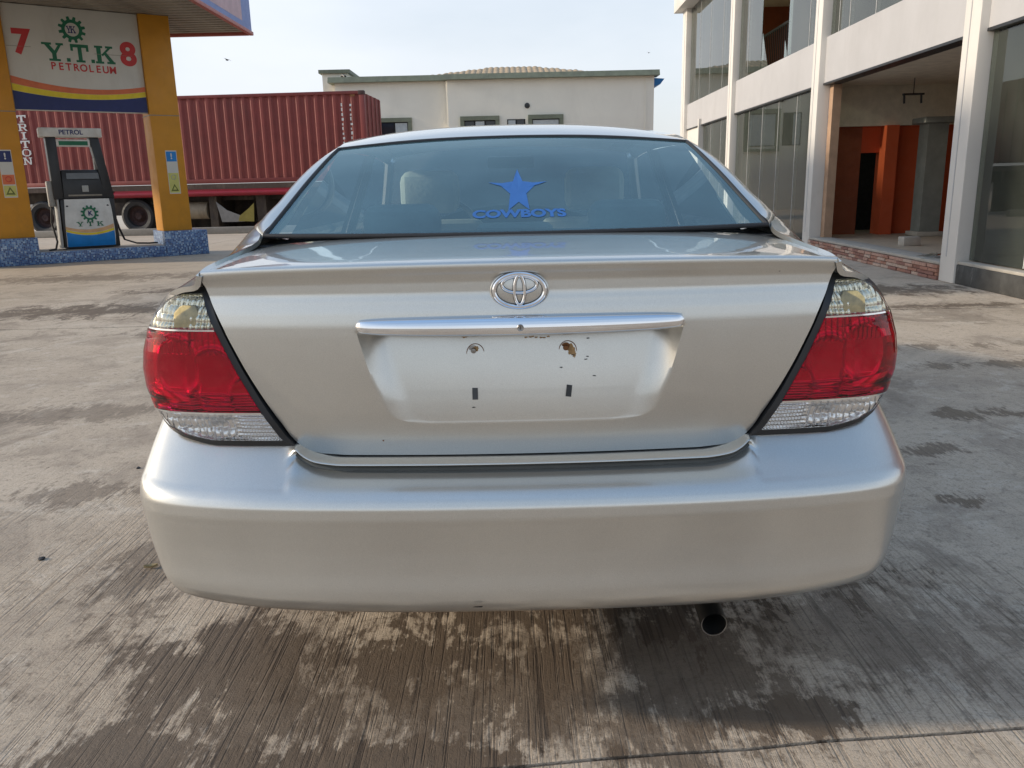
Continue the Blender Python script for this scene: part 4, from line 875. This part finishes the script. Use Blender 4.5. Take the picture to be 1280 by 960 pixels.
# ================================================================== CONTAINER ON TRAILER
M['cont'] = simple('container_red', (0.235, 0.046, 0.038), 0.55, var=0.14, scale=1.3, dirt=((0.13, 0.035, 0.03), 1.4, 0.5, 0.5), bump=0.05)
M['white'] = simple('white_lettering', (0.62, 0.62, 0.60), 0.6, var=.15, scale=20)
CO = (-4.20, 25.60, 0.0); CR = R(-3.5)
ct = thing('shipping_container', 'maroon corrugated shipping container lettered TRITON on a trailer', 'container', CO, CR)
Lc, Hc, Zc = 12.19, 2.59, 1.46
def corr(x0, x1, y, z0, z1, flip):
    pts = []; x = x0; pr = [(0, 0), (.070, 0), (.140, .052), (.205, .052)]
    while x < x1:
        for dx, dy in pr:
            if x + dx <= x1: pts.append((x + dx, y + (dy)))
        x += .278
    pts.append((x1, y)); return np.array([[(a, c, z0) for a, c in pts], [(a, c, z1) for a, c in pts]])
MB().grid(corr(-Lc + .12, -.12, .012, Zc + .14, Zc + Hc - .10, False)).build('corrugated_side', M['cont'], ct)
MB().box(-Lc + .1, -.1, .10, 2.40, Zc + .10, Zc + Hc - .03).build('inner_box', M['cont'], ct)
for z0, z1 in ((Zc, Zc + .145), (Zc + Hc - .105, Zc + Hc)): MB().box(-Lc + .15, -.15, -.005, .09, z0 + .006, z1 - .006).build('side_rail', M['cont'], ct, bevel=.012)
for x0 in (-Lc, -.155): MB().box(x0, x0 + .155, -.01, .16, Zc + .12, Zc + Hc - .12).build('corner_post', M['cont'], ct, bevel=.01)
for x0 in (-Lc, -.178):
    for z0 in (Zc, Zc + Hc - .118): MB().box(x0, x0 + .178, -.018, .162, z0, z0 + .118).build('corner_casting', simple('casting', (.07, .035, .032), .7), ct, bevel=.012)
dr = MB().box(-.10, -.02, .12, 2.36, Zc + .1, Zc + Hc - .08).build('end_door', M['cont'], ct)
for q in range(4): MB().tube([(.01, .35 + q * .55, Zc + .08), (.01, .35 + q * .55, Zc + Hc - .08)], .02, 8).build('lock_rod', M['cont'], dr, smooth=True)
for k, ch in enumerate('TRITON'): slab_letter(ch, -10.78 + (0 if ch != 'I' else 0), 3.41 - k * .25, .29, .212, -.006, ct, M['white'], .004)
rs = np.random.RandomState(5)
for col_x, n in ((-.72, 10), (-.46, 8)):
    b = MB()
    for k in range(n): z = Zc + 2.15 - k * .135; b.box(col_x, col_x + rs.uniform(.03, .07), .004, .008, z, z + rs.uniform(.05, .10))
    b.build('stencilled_code', M['white'], ct)['kind'] = 'stuff'
MB().box(-.42, -.28, -.004, .0, Zc + 2.42, Zc + 2.48).build('rust_patch', M['rust'], ct); MB().box(-.40, -.30, .004, .008, Zc + .92, Zc + 1.06).build('warning_label', simple('label_orange', (.42, .22, .04), .6), ct)
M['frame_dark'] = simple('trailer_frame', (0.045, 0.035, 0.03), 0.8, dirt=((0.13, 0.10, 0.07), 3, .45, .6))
tr = thing('semi_trailer', 'dusty flatbed trailer with a red side rail under the maroon container', 'trailer', CO, CR)
MB().box(-12.4, .3, .55, .75, .95, 1.45).build('main_beam', M['frame_dark'], tr); MB().box(-12.4, .3, 1.65, 1.85, .95, 1.45).build('main_beam', M['frame_dark'], tr)
MB().box(-12.45, .35, -.02, 2.46, 1.30, 1.455).build('deck', simple('deck_rust', (.085, .06, .048), .9, dirt=((.17, .13, .10), 3, .5, .6)), tr)
MB().tube([(-8.1, -.06, 1.17), (-1.9, -.06, 1.17)], .085, 14).build('side_rail', simple('rail_red', (.27, .010, .024), .4), tr, smooth=True); MB().box(-8.0, -2.0, -.03, .02, 1.255, 1.295).build('rail_bracket', simple('rail_red', (.27, .010, .024), .4), tr)
MB().tube([(-6.05, .35, .66), (-5.20, .35, .66)], .27, 18).build('fuel_tank', simple('tank_tan', (.30, .25, .18), .6, dirt=((.12, .10, .07), 3, .45, .7)), tr, smooth=True, angle=50)
MB().box(-5.1, -4.85, .1, 2.2, .1, 1.1).build('landing_leg', M['frame_dark'], tr); MB().box(-3.6, -3.3, .1, 2.2, .1, 1.1).build('landing_leg', M['frame_dark'], tr)
MB().prism([(-4.82, -.04, .92), (-4.68, -.04, .30), (-3.98, -.04, .30), (-4.0, -.04, .46), (-4.5, -.04, .66)], (0, .02, 0)).build('tarpaulin', simple('grey_tarp', (.22, .215, .21), .9), tr); MB().prism([(-4.15, -.07, .32), (-3.66, -.07, .30), (-3.62, -.07, .86), (-3.80, -.07, .70), (-4.1, -.07, .48)], (0, .02, 0)).build('tarpaulin', simple('yellow_tarp', (.24, .20, .05), .9), tr)
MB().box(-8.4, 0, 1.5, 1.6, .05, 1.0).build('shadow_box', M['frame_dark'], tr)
def truck_wheel(x, y):
    w = bpy.data.objects.new('wheel', None); COL.objects.link(w); w.parent = tr; w.location = (x, y, .53)
    MB().lathe([(.30, -.02), (.33, -.10), (.44, -.13), (.51, -.10), (.53, -.04), (.53, .08), (.51, .14)], (0, 0, 0), 'y', 40).build('tyre', M['rubber'], w, smooth=True)
    MB().lathe([(.0001, -.03), (.10, -.05), (.12, .0), (.20, .06), (.27, .04), (.31, -.03)], (0, 0, 0), 'y', 32).build('rim', simple('rusty_rim', (.045, .022, .020), .8), w, smooth=True)
    MB().lathe([(.53, .14), (.0001, .14)], (0, 0, 0), 'y', 32).build('wheel_back', M['frame_dark'], w)
for x in (-10.45, -8.93, -7.42): truck_wheel(x, .18)
MB().box(-10.9, -7.0, .3, 2.2, .55, .95).build('axle_group', M['frame_dark'], tr)
kb = MB().box(-12.0, .0, -.42, -.20, 0, .20).build('low_kerb', simple('kerb_cement', (.27, .25, .22), .9, bump=.2), None, bevel=.02); kb.location = (-3.3, 25.0, 0); tag(kb, 'low grey cement kerb running in front of the trailer', 'kerb')

# ================================================================== BEIGE BUILDING
M['beige'] = simple('beige_render', (0.80, 0.755, 0.65), 0.9, var=0.05, scale=0.7, dirt=((0.69, 0.645, 0.55), 0.6, 0.5, 0.5), bump=0.06)
M['sage'] = simple('sage_trim', (0.17, 0.185, 0.13), 0.7, dirt=((.09, .09, .07), 2, .5, .5))
M['tile'] = simple('roof_tile', (0.42, 0.31, 0.19), 0.8, var=.25, scale=4)
M['dark_glass'] = simple('dark_window', (0.02, 0.024, 0.028), 0.08)
M['pale_blind'] = simple('pale_blind', (0.42, 0.45, 0.45), 0.35)
BY = 34.0
bb = thing('beige_building', 'long beige rendered building with sage green coping behind the container', 'building', (0, BY, 0))
def bx(px): return at_depth(px, 140, BY)[0]
def bz(px, py): return at_depth(px, py, BY)[2]
xl, xm, xr_ = bx(419), bx(560), bx(817)
MB().box(xl - .02, xm + .02, .35, 9, 0, 5.28).build('wall', M['beige'], bb); MB().box(xm, xr_, 0, 9, 0, 5.26).build('wall', M['beige'], bb)
MB().box(xm - .06, xm, .05, .34, 0, 5.25).build('corner_strip', M['beige'], bb)
cp = MB().prism([(xl - .25, .10, 5.28), (xl - .25, .22, 5.50), (xl - .25, .9, 5.50), (xl - .25, .9, 5.28)], (xm - xl + .2, 0, 0)).build('coping', M['sage'], bb); MB().prism([(xm - .12, -.28, 5.26), (xm - .12, -.16, 5.47), (xm - .12, .6, 5.47), (xm - .12, .6, 5.26)], (xr_ - xm + .30, 0, 0)).build('coping', M['sage'], bb)
tx0, tx1 = bx(400), bx(432); MB().box(tx0, tx1, .9, 4.2, 0, bz(415, 88)).build('tower', M['beige'], bb); MB().box(tx0 - .12, tx1 + .12, .78, 4.3, bz(415, 88), bz(415, 83.5)).build('coping', M['sage'], bb)
MB().tube([(tx1 - .25, .6, 5.45), (tx1 - .1, .5, 5.6), (tx1, .4, 5.52)], .06, 8).build('gutter_elbow', M['black'], bb, smooth=True)
MB().box(bx(806), bx(806) + .05, -.03, 0, 0, 5.25).build('downpipe', M['beige'], bb)
# hipped tile roof behind the parapet, pan tiles in relief
rx0, rx1 = bx(495), bx(790); zr0 = 5.42; P = []; nx = 260
for k in range(10):
    t = k / 9; row = []
    for i in range(nx):
        u = i / (nx - 1); x = rx0 + (rx1 - rx0) * u; hip = min(1.0, min(u, 1 - u) * 2.6); row.append((x, .9 + 3.2 * t, zr0 + .78 * min(t, hip) + .035 * abs(math.sin(math.pi * x / .24)) + .02 * ((k % 2))))
    P.append(row)
rt = MB().grid(np.array(P)).build('tiled_roof', M['tile'], bb, smooth=True)
def win(px0, px1, pyt, frame, panes, y):
    x0, x1, zt = bx(px0), bx(px1), bz((px0 + px1) / 2, pyt); zb = zt - 1.25
    w = bpy.data.objects.new('window', None); COL.objects.link(w); w.parent = bb; w.location = (x0, y, zb)
    W, Hh = x1 - x0, zt - zb; f = .16
    if frame:
        MB().box(-f, W + f, -.09, .02, Hh, Hh + .16).build('frame', M['sage'], w); MB().box(-f, 0, -.08, .02, -.1, Hh).build('frame', M['sage'], w); MB().box(W, W + f, -.08, .02, -.1, Hh).build('frame', M['sage'], w); MB().box(-f, W + f, -.12, .02, -.2, -.1).build('sill', M['sage'], w)
    MB().box(-.01, W + .01, -.02, -.006, 0, Hh).build('recess', M['gap'], w)
    k = len(panes)
    for i, m in enumerate(panes): MB().box(W * i / k + .03, W * (i + 1) / k - .03, -.035, -.022, .03, Hh - .04).build('pane', M[m], w)
win(474, 508, 152, True, ('dark_glass', 'pale_blind'), .35); win(580, 619, 150.5, True, ('dark_glass', 'pale_blind', 'dark_glass'), 0); win(634, 656, 149, False, ('pale_blind', 'dark_glass'), 0); win(665, 699, 148.5, True, ('pale_blind',), 0)
MB().lathe([(.0001, -.06), (.09, -.05), (.11, 0)], (at_depth(659, 132, BY)[0], -.002, at_depth(659, 132, BY)[2]), 'y', 14).build('wall_vent', M['black'], bb)
eave = MB().prism([(xr_ + .0, .3, bz(820, 107)), (xr_ + .30, .3, bz(828, 104)), (xr_ + .46, .3, bz(832, 97)), (xr_ + .0, .3, bz(820, 96))], (0, 6, 0)).build('blue_gutter', simple('gutter_blue', (.015, .16, .42), .5), bb)

# ================================================================== GLASS-FRONTED BUILDING
M['offwhite'] = simple('offwhite_render', (0.66, 0.635, 0.595), 0.85, var=0.05, scale=0.9, dirt=((0.38, 0.35, 0.31), 1.3, 0.55, 0.45), bump=0.05)
M['spandrel'] = simple('spandrel_panel', (0.45, 0.445, 0.45), 0.8, var=0.05, scale=1.2, dirt=((0.38, 0.37, 0.37), 1.1, 0.5, 0.5), bump=0.04)
M['mouldy'] = simple('mouldy_cement', (0.055, 0.054, 0.05), 0.95, var=.35, scale=5, dirt=((0.42, 0.41, 0.38), 5.0, 0.60, 0.8), bump=.2)
M['sill_cement'] = simple('sill_cement', (0.40, 0.37, 0.32), 0.9, bump=.15)
M['brown_wall'] = simple('brown_wall', (0.26, 0.075, 0.035), 0.9); M['orange_wall'] = simple('orange_wall', (0.54, 0.088, 0.026), 0.8, var=.08, scale=2); M['tan_wall'] = simple('tan_column', (0.40, 0.26, 0.17), 0.85)
M['ceil'] = simple('shop_ceiling', (0.68, 0.63, 0.52), 0.9); M['sfloor'] = simple('shop_floor', (0.46, 0.38, 0.28), 0.6); M['col_grey'] = simple('grey_column', (0.20, 0.21, 0.19), 0.8)
sb = thing('shop_building', 'two-storey off-white building with glass shopfronts and one open bay', 'building', (5.2, 9.9, 0), R(-1.2))
PIL = [(-5.45, -5.08), (-.35, 0.0), (4.70, 5.05), (10.76, 11.15), (16.78, 17.35)]
for y0, y1 in PIL:
    MB().box(0, .40, y0, y1, 0, 6.30).build('pillar', M['offwhite'], sb, bevel=.012)
    MB().box(-.006, .004, y0 + .20, y0 + .215, .3, 6.30).build('pillar_rib', M['spandrel'], sb)
bays = [(-5.08, -.35), (0.0, 4.70), (5.05, 10.76), (11.15, 16.78)]
for k, (y0, y1) in enumerate(bays):
    MB().box(.10, .30, y0, y1, 2.79, 3.52).build('spandrel', M['spandrel'], sb)
    MB().box(.085, .32, y0, y1, 2.755, 2.788).build('lintel_trim', M['black'] if k else M['black'], sb)
MB().box(-.25, 6, -6, 17.6, 6.30, 6.75).build('roof_slab', M['offwhite'], sb, bevel=.02)
def pane(y0, y1, z0, z1, x=.16):
    o = MB().box(x, x + .008, y0 + .004, y1 - .004, z0, z1).build('glass_pane', M['facade_glass'], sb); return o
def mullion(y, z0, z1, x=.158): MB().box(x - .002, x + .012, y - .006, y + .006, z0, z1).build('pane_joint', M['white'], sb)
for (y0, y1), cuts, zz in (((-5.08, -.35), (-4.0, -2.95, -1.42), (.27, 2.755)), ((5.05, 10.76), (6.25, 7.40, 8.55, 9.65), (.12, 2.755)), ((11.15, 14.7), (12.4, 13.6), (.3, 2.755)), ((-5.08, -.35), (-3.5, -1.9), (3.52, 6.3)), ((0, 4.70), (.9, 1.9, 2.9, 3.9, 4.35), (3.52, 6.3)), ((11.15, 16.78), (12.5, 14.0, 15.4), (3.52, 6.3))):
    ed = [y0] + list(cuts) + [y1]
    for a, c in zip(ed[:-1], ed[1:]): pane(a, c, zz[0] + .004, zz[1] - .004)
    for c in cuts: mullion(c, zz[0] + .01, zz[1] - .01)
for a, c in ((5.05, 5.80), (5.80, 7.05), (8.90, 10.0), (10.0, 10.76)): pane(a, c, 3.524, 6.296)
for c in (5.80, 10.0): mullion(c, 3.53, 6.29)
# jagged remains of the broken upper pane
for q, (y, w, h) in enumerate(((8.62, .26, .75), (7.14, .12, .35))): MB().prism([(.16, y - w, 3.524), (.16, y + w, 3.524), (.16, y + w * .9, 3.524 + h)], (.006, 0, 0)).build('glass_shard', M['facade_glass'], sb)
MB().box(.12, .30, 14.72, 16.78, 0, 2.755).build('side_wall', M['offwhite'], sb); MB().box(.02, .28, 14.60, 14.72, 0, 2.95).build('jamb', M['offwhite'], sb)
for y0, y1 in ((-5.08, -.35),): MB().box(.02, .35, y0, y1, 0, .225).build('plinth', M['mouldy'], sb, bevel=.01); MB().box(.03, .30, y0, y1, .226, .262).build('sill', M['sill_cement'], sb, bevel=.006)
for y0, y1 in ((5.05, 10.76), (11.15, 14.6)): MB().box(.02, .35, y0, y1, 0, .12).build('plinth', M['mouldy'], sb)
# open bay: brick-tile plinth and threshold
MB().box(.035, .30, 0, 4.70, 0, .185).build('plinth_core', M['sill_cement'], sb); MB().box(.0, .34, 0, 4.70, .186, .225).build('threshold', M['sill_cement'], sb, bevel=.008)
bricks = [simple('brick_%d' % k, c, .85, var=.2, scale=14, bump=.3) for k, c in enumerate(((.34, .17, .12), (.42, .25, .19), (.26, .13, .10), (.46, .34, .27)))]
bm_cache = {}
for r_ in range(4):
    y = -.02 - .11 * (r_ % 2)
    while y < 4.68:
        w = random.choice((.17, .21, .25)); a, c = max(y, .003), min(y + w - .008, 4.697)
        if c - a > .03:
            key = (random.randrange(4), random.randrange(3))
            if key not in bm_cache:
                d = .012 + .008 * key[1]; o = MB().box(-d, .036, 0, 1, 0, .038).build('brick', bricks[key[0]], sb, fix=True); bm_cache[key] = o
            else: o = copy_obj(bm_cache[key], sb)
            o.location = (0, a, .006 + r_ * .045); o.scale = (1, c - a, 1)
        y += w
# interior
MB().box(.36, 9, -5.6, 17, .02, .20).build('shop_floor', M['sfloor'], sb)
MB().box(.31, 9, -5.6, 17, 2.80, 3.45).build('floor_slab', M['ceil'], sb)
MB().box(8.8, 9, -5.6, 17, .2, 6.3).build('back_wall', M['brown_wall'], sb); MB().box(.42, 8.8, 16.9, 17.1, .2, 6.3).build('end_wall', M['brown_wall'], sb); MB().box(.42, 8.8, -5.8, -5.6, 0, 6.3).build('end_wall', M['brown_wall'], sb)
WY = 5.55
MB().box(.42, 1.14, WY, WY + .15, .20, 2.12).build('partition', M['brown_wall'], sb); MB().box(1.14, 1.48, WY + .01, WY + .15, 1.66, 2.12).build('partition', M['orange_wall'], sb)
MB().box(1.48, 8.8, WY, WY + .15, .20, 2.12).build('partition', M['orange_wall'], sb); MB().box(.42, 8.8, WY - .12, WY + .20, 2.12, 2.80).build('bulkhead', M['ceil'], sb)
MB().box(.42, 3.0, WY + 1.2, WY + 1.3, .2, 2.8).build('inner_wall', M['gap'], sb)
MB().box(1.48, 1.70, WY - .24, WY, .20, 2.12).build('pilaster', M['orange_wall'], sb)
MB().box(.20, .34, 4.52, 4.69, .226, 2.75).build('lining', M['tan_wall'], sb)
cl = MB().box(1.89, 2.23, 4.62, 4.96, .20, 2.20).build('column', M['col_grey'], sb)
MB().box(1.83, 2.29, 4.56, 5.02, .201, .28).build('column_base', M['sill_cement'], cl, bevel=.012); MB().box(1.79, 2.37, 4.54, 5.06, 2.10, 2.20).build('column_capital', M['col_grey'], cl, bevel=.02)
blk = MB().box(-.13, .13, -.10, .10, 0, .135).build('cement_block', M['sill_cement'], None, bevel=.01); blk.location = (6.13, 12.62, .20); tag(blk, 'loose pale cement block on the floor of the open shop bay', 'cement block')
lt = MB().box(1.28, 1.62, 4.3, 4.36, 2.53, 2.56).build('ceiling_fitting', M['black'], sb)
for x in (1.30, 1.58): MB().tube([(x, 4.33, 2.53), (x + .01, 4.33, 2.40)], .018, 8).build('lamp_holder', M['black'], lt)
MB().tube([(1.45, 4.33, 2.56), (1.45, 4.33, 2.80)], .008, 6).build('hanging_rod', M['black'], lt)
MB().box(.50, .85, -1.35, -.95, .2, 2.8).build('column', M['tan_wall'], sb)
MB().box(2.8, 2.9, -5.5, 2.2, .2, 1.25).build('low_counter', M['brown_wall'], sb); MB().box(2.76, 2.80, -5.5, 2.2, .55, .75).build('lattice_band', M['orange_wall'], sb)
# upper storey balustrade
rl = MB().box(.6, .64, 5.4, 10.6, 4.42, 4.47).build('handrail', M['black'], sb)
for q in range(36): MB().box(.61, .63, 5.45 + q * .145, 5.47 + q * .145, 3.45, 4.42).build('baluster', M['black'], rl)
MB().box(.55, .75, 7.62, 7.80, 3.45, 5.0).build('column', M['brown_wall'], sb)
MB().box(3.4, 3.5, 5.05, 16.7, 3.45, 6.3).build('upper_wall', simple('upper_brown', (.34, .19, .10), .9), sb); MB().box(3.4, 3.5, -5.5, 5.0, 3.45, 6.3).build('upper_wall', M['tan_wall'], sb)
# broken glass swept into a heap
gh = thing('broken_glass', 'little heap of broken glass on the shop threshold', 'broken glass', (5.45, 10.35, .226))
for q in range(16):
    x, y = random.gauss(0, .10), random.gauss(0, .22); a = random.uniform(0, 6.28); s_ = random.uniform(.04, .10); dz = random.uniform(.004, .05)
    MB().prism([(x + s_ * math.cos(a + t), y + s_ * math.sin(a + t), dz + random.uniform(-.004, .01)) for t in (0, 2.2, 4.0)], (0, 0, .005)).build('shard', M['clear_lens'] if q % 2 else M['facade_glass'], gh)

# ================================================================== SMALL THINGS
def stone(px, py, r, label, name='pebble', cat='pebble', mat=None, group=None):
    p = on_ground(px, py); rs = np.random.RandomState(int(px)); bm = bmesh.new(); bmesh.ops.create_icosphere(bm, subdivisions=2, radius=r)
    for v in bm.verts: v.co *= 1 + .35 * (rs.rand() - .5); v.co.z *= .6
    me = bpy.data.meshes.new(name); bm.to_mesh(me); bm.free(); o = link(name, me, mat or M['mouldy']); o.location = (p[0], p[1], r * .42); o.rotation_euler.z = rs.rand() * 6
    return tag(o, label, cat, group)
stone(52, 700, .012, 'dark pebble lying on the open concrete beside the car', mat=M['rubber'])
stone(173, 586, .010, 'small dark pebble close to the bumper corner', mat=M['rubber'])
def leaf(px, py, ln, mat, label, a):
    p = on_ground(px, py); P = []
    for i in range(7):
        t = i / 6; w = ln * .22 * math.sin(math.pi * min(1, t * .98 + .02)); P.append([(ln * (t - .5), s_ * w, .004 + .010 * abs(s_) + .012 * (t - .5) ** 2) for s_ in (-1, 0, 1)])
    o = MB().grid(np.array(P)).build('dry_leaf', mat, None, smooth=True, fix=False); o.location = (p[0], p[1], 0); o.rotation_euler.z = a; return tag(o, label, 'leaf')
leaf(189, 711, .045, simple('leaf_tan', (.42, .33, .18), .8), 'dry tan leaf lying beside the rear bumper', .3)
def bird(px, py, Y, span, label, a):
    p = at_depth(px, py, Y); b = MB(); s_ = span / 2
    b.tube([(0, -.16 * s_ * 2, 0), (0, -.08 * s_ * 2, .01), (0, .0, .0), (0, .12 * s_ * 2, 0), (0, .2 * s_ * 2, 0)], [.01 * span, .06 * span, .075 * span, .05 * span, .012 * span], 8)
    for sx in (-1, 1): b.grid(np.array([[(0, .10 * span, .02 * span), (sx * .25 * span, .10 * span, .10 * span), (sx * .5 * span, .0, .03 * span)], [(0, -.08 * span, .02 * span), (sx * .25 * span, -.04 * span, .09 * span), (sx * .5 * span, -.03 * span, .03 * span)]]))
    o = b.build('bird', M['gap'], None, smooth=True); o.location = p; o.rotation_euler = (0.2, 0.1, a); return tag(o, label, 'bird')
bird(284, 75, 60, .75, 'small dark bird gliding with spread wings beside the canopy corner', 1.2); bird(811, 66, 90, .62, 'tiny pale bird flying above the blue gutter of the beige building', .4)
